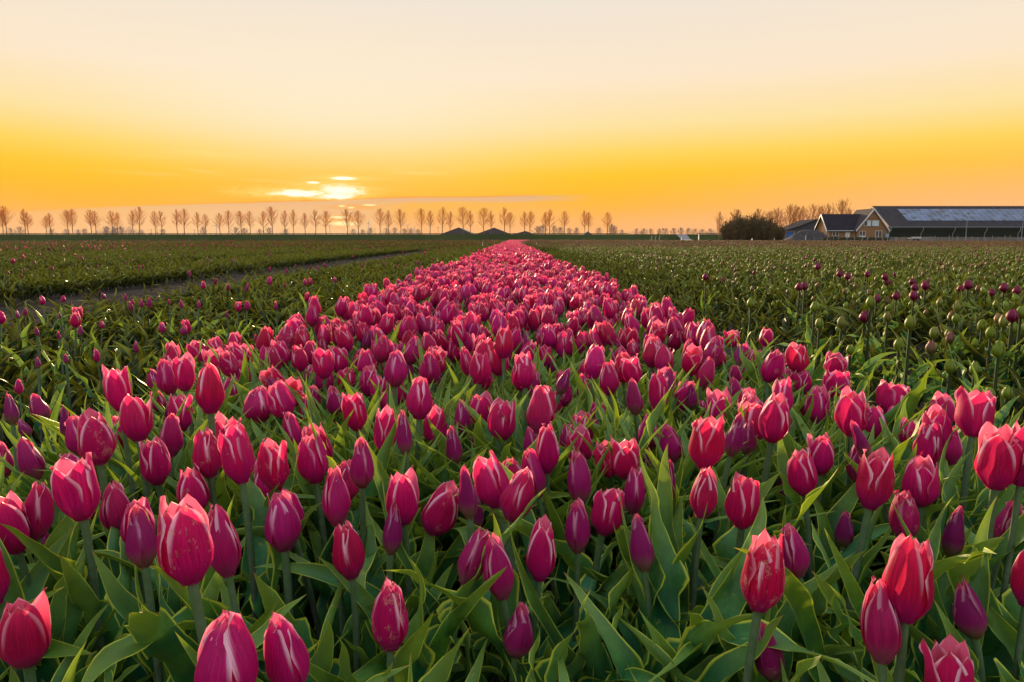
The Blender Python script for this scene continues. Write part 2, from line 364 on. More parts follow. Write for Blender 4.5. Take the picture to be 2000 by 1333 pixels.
# ------------------------------------------------------------------ mesh builder
class MB:
    def __init__(s): s.v = []; s.f = []; s.a = []; s.mi = []
    def add(s, verts, faces, attr=None, mi=0):
        o = len(s.v); s.v += [tuple(q) for q in verts]
        s.a += attr if attr else [(0, 0, 0)]*len(verts)
        s.f += [tuple(i+o for i in f) for f in faces]; s.mi += [mi]*len(faces)
    def box(s, x0, x1, y0, y1, z0, z1, mi=0):
        s.add([(x0,y0,z0),(x1,y0,z0),(x1,y1,z0),(x0,y1,z0),(x0,y0,z1),(x1,y0,z1),(x1,y1,z1),(x0,y1,z1)],
              [(3,2,1,0),(4,5,6,7),(0,1,5,4),(1,2,6,5),(2,3,7,6),(3,0,4,7)], None, mi)
    def prism(s, poly, axis, a, b, mi=0):
        """poly: 2-D outline extruded along axis ('x': outline in y,z ; 'y': outline in x,z ; 'z': outline in x,y)"""
        n = len(poly)
        mk = {'x': lambda p, q: (q, p[0], p[1]), 'y': lambda p, q: (p[0], q, p[1]), 'z': lambda p, q: (p[0], p[1], q)}[axis]
        vs = [mk(p, a) for p in poly] + [mk(p, b) for p in poly]
        fs = [tuple(range(n))[::-1], tuple(range(n, 2*n))] + [(i, (i+1) % n, n+(i+1) % n, n+i) for i in range(n)]
        s.add(vs, fs, None, mi)
    def tube(s, pts, rad, n=6, mi=0, cap=False, att=None):
        rings = []; k = len(pts); vs = []; at_ = []
        up = Vector((.13, .31, 1)).normalized()
        for i, p in enumerate(pts):
            p = Vector(p); d = Vector(pts[min(i+1, k-1)]) - Vector(pts[max(i-1, 0)])
            d.normalize(); x = d.cross(up)
            if x.length < 1e-3: x = d.cross(Vector((1, 0, 0)))
            x.normalize(); y = d.cross(x); r = rad[i]
            for j in range(n):
                a = 2*pi*j/n; vs.append(p + x*(r*cos(a)) + y*(r*sin(a))); at_.append((0, i/(k-1), 0) if att is None else att)
        fs = [(i*n+j, i*n+(j+1) % n, (i+1)*n+(j+1) % n, (i+1)*n+j) for i in range(k-1) for j in range(n)]
        if cap: fs += [tuple(range(n))[::-1], tuple(range((k-1)*n, k*n))]
        s.add(vs, fs, at_, mi)
    def mesh(s, name, mats, smooth=False):
        me = bpy.data.meshes.new(name); me.from_pydata(s.v, [], s.f)
        if not isinstance(mats, (list, tuple)): mats = [mats]
        for m in mats: me.materials.append(m)
        if len(mats) > 1: me.polygons.foreach_set('material_index', s.mi)
        if smooth: me.polygons.foreach_set('use_smooth', [True]*len(s.f))
        at_ = me.attributes.new('suv', 'FLOAT_VECTOR', 'POINT')
        at_.data.foreach_set('vector', np.array(s.a, dtype=np.float32).ravel())
        me.update(); return me
    def obj(s, name, mats, parent=None, smooth=False):
        return link(name, s.mesh(name, mats, smooth), parent)
def link(name, data, parent=None):
    o = bpy.data.objects.new(name, data); COL.objects.link(o)
    if parent is not None: o.parent = parent
    return o
def tag(o, label=None, cat=None, group=None, kind=None):
    if label: o['label'] = label
    if cat: o['category'] = cat
    if group: o['group'] = group
    if kind: o['kind'] = kind
    return o
def thing(name, loc, label, cat, group=None, rz=0.0):
    o = link(name, None); o.location = loc; o.rotation_euler = (0, 0, rz)
    return tag(o, label, cat, group)

# ------------------------------------------------------------------ plant shapes
def bez(a, b, t): return a + (b-a)*t
def petal(mb, H, Rm, ang, layer, opening, rng, nu=6, nv=9, pl=0.0, wide=1.0, tipflare=0.0, mi=0, peak=.36, k=0.0):
    """one petal of a tulip cup standing on the origin. opening 0 closed .. 1 open"""
    rtop = Rm*(.10 + .80*opening) + tipflare
    Wm = Rm*1.02*wide
    vs, at_ = [], []
    ph = rng.uniform(0, 6.28); ru = rng.uniform(.01, .035)*Rm*8
    hz = H*rng.uniform(.90, 1.05)
    for i in range(nv+1):
        v = i/nv
        if v < peak:
            q = v/peak; r = Rm*(.16 + .84*sin(q*pi/2)**.8)
        else:
            q = (v-peak)/(1-peak); r = Rm + (rtop-Rm)*(q**1.75)
        r *= (1.0 - .10*layer)
        if v < .46: wv = .42 + .58*sin(v/.46*pi/2)
        else: wv = max(0.0, 1-((v-.46)/.54)**2.2)**.88
        wv *= Wm
        for j in range(nu+1):
            u = -1 + 2*j/nu
            cr = max(r, Rm*.62)
            th = u*wv/cr
            # petal is curled a little tighter than the cup, so its margins stand proud
            x = cr*sin(th)*.98; y = r - cr*(1-cos(th))*.92
            y += (abs(u)**3)*Rm*.07*(1 if layer == 0 else -.5)*min(1, v*2)
            y += .75*ru*sin(ph + v*9 + u*2)*v*abs(u) + .3*ru*sin(ph*2 + v*19 + u*3)*v*abs(u)**3
            z = hz*v - .06*H*(abs(u)**2)*(v > .6)*(v-.6) - .0 + .02*H*sin(ph+v*7)*abs(u)*v
            ca, sa = cos(ang), sin(ang)
            vs.append((x*ca - y*sa, x*sa + y*ca, z)); at_.append((u, v, k))
    n = nu+1
    fs = [(i*n+j, i*n+j+1, (i+1)*n+j+1, (i+1)*n+j) for i in range(nv) for j in range(nu)]
    fs = [f[::-1] for f in fs]
    mb.add(vs, fs, at_, mi)

def leaf(mb, L, Wd, bend, rng, nu=6, nv=20, curl=.35, wave=1.0, twist=0.0, lean=.15, mi=0, k=0.0, rot=0.0, droop=0.0):
    """long tulip leaf growing from the origin towards +x, folded along its midrib"""
    vs, at_ = [], []
    x = z = 0.0; th = pi/2 - lean; st_ = L/nv
    p1, p2 = rng.uniform(0, 6.28), rng.uniform(0, 6.28); fr = rng.uniform(2.2, 4.4)
    side = rng.uniform(-.35, .35); yy = 0.0
    for i in range(nv+1):
        v = i/nv
        wv = Wd*.5*((sin(min(v/.38, 1)*pi/2)*.75+.25) if v < .38 else max(0, 1-((v-.38)/.62)**1.45)**1.0)
        fold = (.95*(1-v)**1.2 + curl*.8)
        tw = twist*v
        nx, nz = -sin(th), cos(th)     # normal of the midrib (towards the upper face)
        for j in range(nu+1):
            u = -1 + 2*j/nu
            a = abs(u)
            lat = u*wv*cos(fold*a*.9)
            hgt = a*wv*sin(fold*a*.9)*.9
            wvy = wave*.33*wv*(a**2)*(sin(v*fr*6.28 + (p1 if u > 0 else p2)) + .4*sin(v*fr*13 + p2))*min(1, v*3)*(1-.5*v)
            hgt += wvy
            la = lat*cos(tw) - hgt*sin(tw); hg = lat*sin(tw) + hgt*cos(tw)
            px_, py_, pz_ = x + nx*hg, yy + la, z + nz*hg
            cr, sr = cos(rot), sin(rot)
            vs.append((px_*cr - py_*sr, px_*sr + py_*cr, pz_)); at_.append((u, v, k))
        th -= (bend*(.35+1.3*v)/nv) + (droop*max(0, v-.55)*4/nv)
        x += cos(th)*st_; z += sin(th)*st_; yy += (side*v + (.45*sin(p1 + v*6.0)*v))*st_
    n = nu+1
    mb.add(vs, [(i*n+j, i*n+j+1, (i+1)*n+j+1, (i+1)*n+j) for i in range(nv) for j in range(nu)], at_, mi)

KINDS = {'bud': (.056, .0125, .05, .0), 'closed': (.062, .0185, .12, .0), 'half': (.064, .0190, .52, .0), 'open': (.061, .0200, .90, .0)}
petal_sets = {}
rg = random.Random(5)
for kd, (H, Rm, opn, fl) in KINDS.items():
    sets = []
    for q in range(6 if kd != 'bud' else 4):
        ms = []; a0 = rg.uniform(0, 2*pi)
        for j in range(6):
            layer = 0 if j % 2 == 0 else 1
            mb = MB()
            o_ = min(1.3, max(0, opn + rg.uniform(-.2, .22)*(1 if kd != 'bud' else .3) + (rg.uniform(.3, .65) if kd in ('open', 'half') and layer == 0 and rg.random() < .2 else 0)))
            petal(mb, H*(1 if layer == 0 else .985), Rm, a0 + j*pi/3 + rg.uniform(-.1, .1), layer, o_, rg, 8, 12, wide={'bud':1.15,'closed':1.04,'half':.98,'open':.96}[kd]*rg.uniform(.93, 1.05),
                  peak=.36 if kd != 'bud' else .30)
            ms.append(mb.mesh('petal', M_PETAL, True))
        sets.append(ms)
    petal_sets[kd] = sets
leaf_meshes = []
for q in range(48):
    mb = MB()
    leaf(mb, rg.uniform(.27, .37), rg.choice([.030, .036, .042, .048, .054, .062]), rg.choice([.1, .25, .4, .6, .9, 1.3, 1.9]), rg, 8, 34, rg.uniform(.2, .9), rg.uniform(1.0, 3.6), rg.uniform(-2.4, 2.4), rg.uniform(.05, .32), droop=rg.choice([0, 0, 0, .4, 1.0]))
    leaf_meshes.append(mb.mesh('leaf', M_LEAF, True))

HEAD_W = {'bud': .0265, 'closed': .039, 'half': .0405, 'open': .0445}
RB = random.Random(21)
def hermite(p0, p1, t0, t1, n):
    out_ = []
    for i in range(n+1):
        t = i/n
        out_.append(p0*(2*t**3-3*t*t+1) + t0*(t**3-2*t*t+t) + p1*(-2*t**3+3*t*t) + t1*(t**3-t*t))
    return out_
def build_tulip(kd, head, axis, sxy, sz, colr, rng, nleaf=3, variant=None):
    """head: world position of the flower's foot; axis: unit vector the flower points along"""
    tilt_out = Vector((axis.x, axis.y, 0))*head.z*.55
    base = Vector((head.x, head.y, 0)) - tilt_out*.9 + Vector((rng.uniform(-.012, .012), rng.uniform(-.012, .012), 0))
    root = link('tulip', None); root.location = base
    rel = head - base
    mb = MB()
    pts = hermite(Vector((0, 0, -.01)), rel, Vector((0, 0, rel.z*.9)), axis*rel.z*.7, 10)
    rs = .0036*(sxy if kd != 'bud' else .85)
    mb.tube(pts, [rs*1.1 + rs*.15*abs(i/10-.5) for i in range(11)], 8)
    mb.obj('stem', M_STEM, root, True)
    q = axis.to_track_quat('Z', 'Y')
    spin = Euler((0, 0, rng.uniform(0, 2*pi))).to_quaternion()
    sets = petal_sets[kd]; ms = sets[rng.randrange(len(sets)) if variant is None else variant % len(sets)]
    for me in ms:
        o = link('petal', me, root)
        o.location = rel - axis*.002; o.rotation_mode = 'QUATERNION'; o.rotation_quaternion = q @ spin
        o.scale = (sxy, sxy, sz); o.color = colr
    a = rng.uniform(0, 2*pi)
    for j in range(nleaf):
        o = link('leaf', rng.choice(leaf_meshes), root)
        o.location = (rng.uniform(-.008, .008), rng.uniform(-.008, .008), 0)
        o.rotation_euler = (0, 0, a); a += 2.2 + rng.uniform(-.5, .5)
        s_ = rng.uniform(.72, 1.0)*min(1.0, head.z/.28)
        o.scale = (s_, s_, s_)
    return root

# ------------------------------------------------------------------ ground
def sheet(name, pts, z, m, kind='structure'):
    mb = MB(); mb.add([(x, y, z) for x, y in pts], [tuple(range(len(pts)))])
    return tag(mb.obj(name, m), kind=kind)
sheet('ground', [(-9000, -3000), (9000, -3000), (9000, 9000), (-9000, 9000)], -.03, M_MEADOW)
# tilled soil of the flower fields, with ridges, furrows, clods and tyre prints
def soil_grid(name, x0, x1, y0, y1, nx, ny, amp):
    mb = MB(); vs = []
    for j in range(ny+1):
        y = y0 + (y1-y0)*(j/ny)**1.6
        for i in range(nx+1):
            x = x0 + (x1-x0)*i/nx
            n_ = noise.noise(Vector((x*6, y*6, 1)))*.5 + noise.noise(Vector((x*19, y*19, 5)))*.35 + noise.noise(Vector((x*45, y*45, 9)))*.2
            tr = 0
            if -4.6 < x < -3.0: tr = -.02*max(0, sin(y*22+abs(x+3.8)*14))*(abs(abs(x+3.8)-.35) < .2)
            vs.append((x, y, .0 + amp*n_*.03 + tr - .015))
    n = nx+1
    mb.add(vs, [(j*n+i, j*n+i+1, (j+1)*n+i+1, (j+1)*n+i) for j in range(ny) for i in range(nx)])
    return tag(mb.obj(name, M_SOIL, None, True), kind='structure')
soil_grid('soil', -14, 12, -1, 40, 520, 420, 1.0)
sheet('field_soil', [(-120, 40), (12, 40), (12, -1), (60, -1), (130, 62), (60, 75), (5, 162), (-10, 162), (-20, 100), (-120, 80)], -.022, M_SOIL)
sheet('meadow', [(-400, 74), (-66, 80), (-20, 120), (-8, 160), (-8, 246), (-400, 246)], -.012, M_GRASS)
sheet('grass_verge', [(4, 160), (60, 70), (300, 66), (300, 246), (4, 246)], -.008, M_GRASS2)

# ------------------------------------------------------------------ dike with the road
DY = 250.0
def zpx(py, Y): return at(1000, py, Y).z
ztop = zpx(458.2, DY)
mb = MB()
seg = []
def dike(name, x0, x1, mat_, y0=238, y1=262, n=60):
    mb = MB(); prof = [(y0, -.02), (y0+2, .25), (DY-4, ztop-.15), (DY-3, ztop), (DY+5, ztop), (y1, -.02)]
    vs = []
    for i in range(n+1):
        x = x0+(x1-x0)*i/n
        for j, (y, z) in enumerate(prof):
            vs.append((x, y, z + (0.07*noise.noise(Vector((x*.15, j*3.1, 0))) if 0 < j < 5 else 0)))
    k = len(prof)
    mb.add(vs, [(i*k+j, i*k+j+1, (i+1)*k+j+1, (i+1)*k+j)[::-1] for i in range(n) for j in range(k-1)])
    return tag(mb.obj(name, mat_), kind='structure')
dike('dike', -600, 700, M_DIKE, n=160)
M_ROAD = plain('concrete road', (.15, .14, .135, 1), .85, .2, .1, .5)
mb = MB()
rp = [((1345, 470.6), (1366, 471.2), 150), ((1335, 467.5), (1352, 468.6), 200), ((1323, 463.5), (1341, 463.5), 236), ((1313, 460.0), (1333, 460.0), 247.2)]
zs = [.004, .02, .34, ztop+.06]
vs = []
for (a, b, Y), z in zip(rp, zs):
    for q in (a, b):
        vs.append(((q[0]-1000)/F*Y*1.011, Y, z))
mb.add(vs, [(0, 1, 3, 2), (2, 3, 5, 4), (4, 5, 7, 6)])
tag(mb.obj('access_road', M_ROAD), kind='structure')
# crash barrier / hedge line on the dike, in two runs
def X(px, Y): return at(px, HOR, Y).x
M_RAIL = plain('weathered guard rail', (.055, .055, .05, 1), .7, .3)
def rail(x0, x1, Y, label):
    t = thing('guard_rail', (x0, Y, ztop), label, 'guard rail', 'dark rails along the dike road')
    mb = MB(); mb.box(0, x1-x0, -.05, .05, .18, .42); mb.obj('rail_beam', M_RAIL, t)
    pm = MB(); pm.box(-.06, .06, -.06, .06, -.3, .24); me = pm.mesh('post', M_RAIL)
    n = min(140, int((x1-x0)/2.0))
    for i in range(n+1):
        o = link('post', me, t); o.location = ((x1-x0)*i/n, 0, 0)
rail(X(-60, 252), X(1227, 252), 252, 'long dark low rail on the dike under the whole row of bare trees')
rail(X(1361, 252), X(1560, 252), 252, 'short dark rail on the dike between the road ramp and the big bushes')

# ------------------------------------------------------------------ trees
def grow(mb, p, d, L, r, depth, rng, maxd, spread, minr, mis=(0, 1), nseg=3):
    pts = [p]; q = p.copy(); dd = d.copy()
    for i in range(nseg):
        dd = (dd + Vector((rng.gauss(0, .10), rng.gauss(0, .10), rng.gauss(.06, .05)))).normalized()
        q = q + dd*L/nseg; pts.append(q.copy())
    r1 = max(minr, r*.55)
    mb.tube(pts, [r+(r1-r)*i/nseg for i in range(nseg+1)], 3 if depth else 6, mis[0] if depth == 0 else mis[1])
    if depth >= maxd: return
    nb = {0: 0, 1: 6, 2: 4, 3: 3}[depth] if depth else 0
    for i in range(nb):
        t = .12 + .86*(i+rng.random()*.8)/nb; k = min(nseg-1, int(t*nseg)); f = t*nseg-k
        base = pts[k].lerp(pts[k+1], min(1, f))
        ax = dd.cross(Vector((rng.gauss(0, 1), rng.gauss(0, 1), rng.gauss(0, 1)))).normalized()
        nd = (dd + ax*spread*rng.uniform(.45, 1.0) + Vector((0, 0, .18))).normalized()
        grow(mb, base, nd, L*rng.uniform(.34, .52), r1*.75, depth+1, rng, maxd, spread, minr, mis, 2)
def tree_meshes(seed, H=8.0, wide=1.0, first=.24, nb=26, minr=.017, crownlow=.5, maxd=3, rtrunk=.11, up=1.0, straggle=.25):
    """trunk mesh and crown mesh of a leafless avenue tree with ascending branches"""
    rng = random.Random(seed)
    tr = MB(); pts = []; x = y = 0
    for i in range(9):
        pts.append(Vector((x, y, H*.93*i/8))); x += rng.gauss(0, .05); y += rng.gauss(0, .05)
    tr.tube(pts, [rtrunk*(1-.9*i/8)+.012 for i in range(9)], 6)
    cr = MB()
    for i in range(nb):
        t = first + (1-first)*(i+rng.random())/nb*.97
        k = min(7, int(t*8)); base = pts[k].lerp(pts[k+1], t*8-k)
        a = i*2.399 + rng.uniform(-.5, .5)
        q = (t-first)/(1-first)
        prof = .08 + .92*(min(1, .72+q*1.4) if q < .2 else (1-(q-.2)/.8)**.85)     # crown outline
        L = H*.34*wide*max(.16, prof)*rng.uniform(1-straggle, 1+straggle*.6)
        upw = .75 + 1.0*q
        d = Vector((cos(a), sin(a), upw*up)).normalized()
        grow(cr, base, d, L, rtrunk*.34*(1-q*.5), 1, rng, maxd, .62, minr, (0, 0))
    return tr, cr
avenue = []
for sd_ in range(6):
    tr, cr = tree_meshes(100+sd_, 8.0, [.95, 1.1, .85, 1.0, 1.15, .9][sd_], first=.25, nb=32, minr=.012, straggle=.18, up=1.15)
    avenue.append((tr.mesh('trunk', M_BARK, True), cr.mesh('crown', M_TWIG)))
def place_tree(name, pair, loc, sxy, sz, rz, label, cat, group, mats=None):
    t = thing(name, loc, label, cat, group, rz)
    t.scale = (sxy, sxy, sz)
    for nm, me in zip(('trunk', 'crown'), pair): link(nm, me, t)
    return t
row = [(8,408),(15,401),(51,406),(57,413),(93,420),(101,414),(135,408),(144,407),(180,407),(189,410),(221,409),(231,413),(262,409),(274,401),(305,410),(317,409),(348,407),(361,405),(388,412),(403,416),(431,414),(448,409),(472,411),(490,410),
       (515.5,410),(533,402),(557,409),(575,407),(597,414),(617,407),(637.5,410),(679,407),(700,410),(742.5,406),(760,409),(783,407),(824,405),(840.5,409),(864,402),(879,411),(904.5,402),(919,409),(945,404),(959,410),(985,402),(996,413),
       (1024,411),(1035,411),(1065,412),(1073,407),(1102,410),(1142,409),(1149,412),(1186,412)]
OR1 = 'zeroth first second third fourth fifth sixth seventh eighth ninth tenth eleventh twelfth thirteenth fourteenth fifteenth sixteenth seventeenth eighteenth nineteenth twentieth'.split()
def nth(n): return OR1[n] if n <= 20 else 'twenty-'+OR1[n-20]
ORD = ['first','second','third','fourth','fifth','sixth','seventh','eighth','ninth','tenth']
names_row = []
for i, (px, py) in enumerate(row):
    Y = 246.5 + R.uniform(-1, 1); loc = Vector((X(px, Y), Y, ztop-.1))
    h = zpx(py, Y) - loc.z; s_ = h/8.0
    gap_r = row[i+1][0]-px if i < len(row)-1 else 99; gap_l = px-row[i-1][0] if i else 99
    pairw = 'left one of a close pair' if gap_r < 20 and gap_l >= gap_r else ('right one of a close pair' if gap_l < 20 else 'standing alone')
    size = 'tall' if py < 405 else ('small' if py > 411 else 'middling')
    if i == len(row)-1: lab = 'last bare tree on the dike before the gap and the road ramp'
    elif 862 < px < 925: lab = f'bare {size} tree before left grey barn roof, {nth(len(row)-i)} from the right'
    elif 925 <= px < 1000: lab = f'bare {size} tree before middle grey barn roof, {nth(len(row)-i)} from the right'
    elif px in (679, 700): lab = 'bare tree right in the sun streaks, left of two' if px == 679 else 'bare tree just right of the sun streaks, right of two'
    elif i < 27: lab = f'bare {size} dike tree, {pairw}, {nth(i+1)} from the left'
    else: lab = f'bare {size} dike tree, {pairw}, {nth(len(row)-i)} from the right'
    wx = s_*R.uniform(.92, 1.12)
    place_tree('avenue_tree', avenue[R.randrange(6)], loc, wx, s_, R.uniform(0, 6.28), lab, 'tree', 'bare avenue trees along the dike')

# smaller trees in the haze beyond
def far_z(py, Y): return zpx(py, Y)
far = [(22,445,900),(42,442,880),(103,446,900),(130,447,900),(155,448,900),(168,446,900),(210,441,700),(225,443,700),(238,442,700),(320,447,900),(397,443,900),(462,443,900),(478,445,900),(508,447,900),(527,444,880),(559,446,900),
       (690,447,900),(708,448,900),(724,444,860),(755,445,900),(771,444,900),(790,446,900),(803,446,900),(818,447,900),(1052,441,640),(1060,439,640),(1082,440,640),(1094,443,640),(1111,445,700),(1126,444,700),(1170,444,700),(1194,437,520),(1200,441,520),(1214,448,800),
       (1243,446,640),(1257,446,640),(1271,446,640),(1287,446,640),(1300,445,640),(1314,445,640),(1329,444,640),(1343,445,640),(1357,446,640),(1371,447,640),(1386,446,640)]
fartree = []
for sd_ in range(4):
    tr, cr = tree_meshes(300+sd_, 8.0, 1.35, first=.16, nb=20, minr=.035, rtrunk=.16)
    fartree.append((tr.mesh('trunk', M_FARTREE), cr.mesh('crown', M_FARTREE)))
def near_row(px):
    j = min(range(len(row)), key=lambda q: abs(row[q][0]-px)); return j+1
for i, (px, py, Y) in enumerate(far):
    loc = Vector((X(px, Y), Y, 0)); h = far_z(py, Y); s_ = h/8.0
    if px > 1240: lab = f'pale hazy roundish tree behind the road ramp, {ORD[min(9, i-34)]} from the left of its line' if i-34 < 10 else 'pale hazy tree behind the road ramp, last of its line beside the bushes'
    else: lab = f'faint hazy {("low", "taller")[py < 443]} tree by the {nth(near_row(px)) if near_row(px) < 30 else nth(len(row)+1-near_row(px))+" last"} dike tree, {("left", "right")[px > row[near_row(px)-1][0]]} side, {spell(px/20)} percent across'
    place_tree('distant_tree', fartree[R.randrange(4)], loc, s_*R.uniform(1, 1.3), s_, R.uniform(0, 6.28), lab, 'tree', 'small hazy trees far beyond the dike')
# far woods: one mass each of twiggy crowns
def wood(px0, px1, py, Y, label, seed):
    rng = random.Random(seed); mb = MB(); x0, x1 = X(px0, Y), X(px1, Y); H = far_z(py, Y)
    n = int((x1-x0)/1.1)
    for i in range(n):
        x = rng.uniform(x0, x1); q = (x-x0)/(x1-x0); h = H*(.72+.28*sin(q*pi))*rng.uniform(.6, 1.02); y = rng.uniform(-6, 6)
        for j in range(26):
            a = rng.uniform(0, 6.28); rr = rng.uniform(0, 1.6); zz = h*rng.uniform(.2, .9)
            p = Vector((x+rr*cos(a), y+rr*sin(a), zz)); d = Vector((cos(a)*.5, sin(a)*.5, 1)).normalized()
            mb.tube([p, p+d*h*rng.uniform(.12, .3)], [.09, .02], 3)
        mb.tube([(x, y, -.1), (x, y, h*.7)], [.16, .06], 3)
    o = mb.obj('far_wood', M_FARTREE); o.location = (0, Y, 0)
    tag(o, label, 'wood', None, 'stuff')
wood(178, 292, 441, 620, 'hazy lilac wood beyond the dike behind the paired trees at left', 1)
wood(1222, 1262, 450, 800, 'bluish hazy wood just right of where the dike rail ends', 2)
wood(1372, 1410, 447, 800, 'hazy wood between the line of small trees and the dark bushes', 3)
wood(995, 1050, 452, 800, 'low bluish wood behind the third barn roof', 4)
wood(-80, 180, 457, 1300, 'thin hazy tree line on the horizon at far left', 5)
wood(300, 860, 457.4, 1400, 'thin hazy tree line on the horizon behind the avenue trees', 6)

# trees around the farm
M_FARMTWIG = plain('farm tree twigs', (.42, .17, .05, 1), .9, .1)
farm = []
for sd_ in range(4):
    tr, cr = tree_meshes(500+sd_, 8.0, [1.1, 1.35, 1.2, 1.5][sd_], first=.12, nb=34, minr=.018, rtrunk=.12, up=.95)
    farm.append((tr.mesh('trunk', M_BARK, True), cr.mesh('crown', M_FARMTWIG)))
ft = [(1404,411,205,.62,'slim bare tree standing free at the left end of the dark bushes'),(1438,407,215,1.0,'bare crown rising just above the left of the dark bushes'),(1478,405,220,1.0,'bare crown rising above the middle of the dark bushes'),
      (1502,412,200,1.0,'bare tree at the right shoulder of the dark bushes'),(1516,404,205,.9,'bare tree leaning over the right end of the dark bushes'),(1541,397,215,.95,'tall bare tree left of the earth heap, front of its clump'),
      (1552,400,225,.9,'bare tree right behind the tallest one of the clump left of the heap'),(1564,401,215,.8,'bare tree at the right side of the clump over the heap'),(1585,396,230,.9,'bare tree above the dark shed roof'),(1600,402,240,.8,'faint bare tree between the shed roof and the house'),
      (1614,395,225,.8,'bare tree above the left end of the low house roof'),(1640,391,220,.85,'tallest bare tree above the low house roof'),(1655,404,228,.9,'low bare tree in the angle of the two house roofs')]
for px, py, Y, wd, lab in ft:
    s_ = far_z(py, Y)/8.0
    place_tree('bare_tree', farm[R.randrange(4)], Vector((X(px, Y), Y, 0)), s_*wd, s_, R.uniform(0, 6.28), lab, 'tree', 'bare trees around the farm')
def bush(px, py, wpx, Y, label, seed, depth=5.0, n=240):
    rng = random.Random(seed); H = far_z(py, Y); Rw = wpx/2*Y/F
    t = thing('dense_bush', (X(px, Y), Y, 0), label, 'bush', 'dark dense bushes left of the farm')
    st_, lf = MB(), MB()
    for i in range(n):
        a = rng.uniform(0, 6.28); rr = sqrt(rng.random())
        gx, gy = rr*cos(a)*Rw*.8, rr*sin(a)*depth*.5
        hh = H*sqrt(max(.05, 1-(rr*.85)**2))*rng.uniform(.72, 1.03)
        tipx = gx*1.25 + rng.gauss(0, .25)
        pts = [Vector((gx*.55, gy*.6, 0)), Vector((gx, gy, hh*.5)), Vector((tipx, gy*1.2, hh))]
        st_.tube(pts, [.05, .035, .014], 3)
        for j in range(26):
            f = rng.uniform(.05, 1.0)
            p = pts[0].lerp(pts[1], f*2) if f < .5 else pts[1].lerp(pts[2], f*2-1)
            d = Vector((rng.gauss(0, .6), rng.gauss(0, .6), rng.uniform(.1, 1.0))).normalized()
            L = rng.uniform(.3, .8)*(1 if f < .8 else .7)
            st_.tube([p, p+d*L], [.02, .009], 3)
            for _ in range(2):
                c = p + d*L*rng.uniform(.2, 1) + Vector((rng.gauss(0, .1), rng.gauss(0, .1), rng.gauss(0, .1)))
                e1 = Vector((rng.gauss(0, 1), rng.gauss(0, 1), rng.gauss(0, 1))).normalized()*rng.uniform(.05, .11)
                e2 = e1.cross(Vector((rng.gauss(0, 1), rng.gauss(0, 1), rng.gauss(0, 1)))).normalized()*rng.uniform(.05, .10)
                lf.add([c-e1, c+e2, c+e1, c-e2], [(0, 1, 2, 3)])
    st_.obj('branches', M_BUSH, t); lf.obj('foliage', M_BUSHL, t)
bush(1424, 428, 34, 150, 'lowest dark bush at the left end of the bush group', 1, n=150)
bush(1441, 418, 40, 151, 'dark rounded bush, left part of the high bush mass', 2, n=210)
bush(1468, 417, 52, 152, 'broad dark bush in the middle of the bush mass', 3, n=260)
bush(1496, 423, 44, 151, 'dark bush sloping down at the right of the mass', 4, n=210)
bush(1518, 438, 26, 153, 'thin low bush between the dark mass and the white shed', 5, n=90)

mb = MB(); mb.box(-1250, 1250, -25, 2000, -1.03, 56.0)
m, t = mat('haze'); pv = t.node('ShaderNodeVolumePrincipled'); pv.inputs['Color'].default_value = (.95, .84, .78, 1); pv.inputs['Density'].default_value = HAZE
finish(t, None, pv.outputs[0]); tag(mb.obj('haze', m), kind='stuff')

# ------------------------------------------------------------------ farm buildings
M_BRICK = None
def brick_material():
    m, t = mat('brown brickwork')
    b = t.node('ShaderNodeTexBrick'); ob = objc(t)
    mp = t.node('ShaderNodeMapping'); t.set(mp.inputs[0], ob); mp.inputs['Rotation'].default_value = (pi/2, 0, 0)
    t.set(b.inputs['Vector'], mp.outputs[0]); b.inputs['Scale'].default_value = 2.0
    b.inputs['Color1'].default_value = (.25, .13, .05, 1); b.inputs['Color2'].default_value = (.22, .115, .045, 1); b.inputs['Mortar'].default_value = (.15, .11, .075, 1)
    b.inputs['Mortar Size'].default_value = .012
    n = t.noise(ob, .7, 5, .6)
    c = t.mix(t.sm(n, .3, .7), b.outputs[0], t.mix(.3, b.outputs[0], (.2, .12, .065, 1)))
    finish(t, pbsdf(t, c, .85, .2, bump(t, b.outputs[1], .4, .01))); return m
def tile_material(name, c, c2, sx=3.0, sz=3.0):
    m, t = mat(name)
    ob = objc(t); wv_ = t.node('ShaderNodeTexWave', wave_type='BANDS', bands_direction='X'); t.set(wv_.inputs[0], ob); wv_.inputs['Scale'].default_value = sx
    wz = t.node('ShaderNodeTexWave', wave_type='BANDS', bands_direction='Z', wave_profile='SAW'); t.set(wz.inputs[0], ob); wz.inputs['Scale'].default_value = sz
    n = t.noise(ob, 1.2, 6, .7)
    col_ = t.mix(t.sm(n, .35, .7), c, c2)
    finish(t, pbsdf(t, col_, .8, .06, bump(t, t.m('ADD', wv_.outputs[1], wz.outputs[1]), .4, .04))); return m
M_BRICK = brick_material()
M_TILE = tile_material('dark roof tiles', (.008, .010, .018, 1), (.018, .018, .026, 1))
M_TILE2 = tile_material('brown grey roof tiles', (.03, .026, .03, 1), (.055, .045, .045, 1))
M_BARNROOF = tile_material('corrugated barn roof', (.018, .02, .026, 1), (.042, .038, .04, 1), 4.0, .8)
M_WHITE = plain('white paint', (.50, .51, .50, 1), .5, .4, .05)
M_GLASS, t = mat('window glass'); finish(t, pbsdf(t, (.03, .035, .04, 1), .08, .6))
M_CURT = plain('pale window lining', (.42, .55, .56, 1), .4, .5, .1, 1.5)
M_GREEN = plain('dark green sheeting', (.004, .016, .012, 1), .8, .08, .25, 1.0)
M_GREEN2 = plain('upper green sheeting', (.007, .022, .017, 1), .8, .08, .2, 1.0)  # slightly paler green for the upper wall band
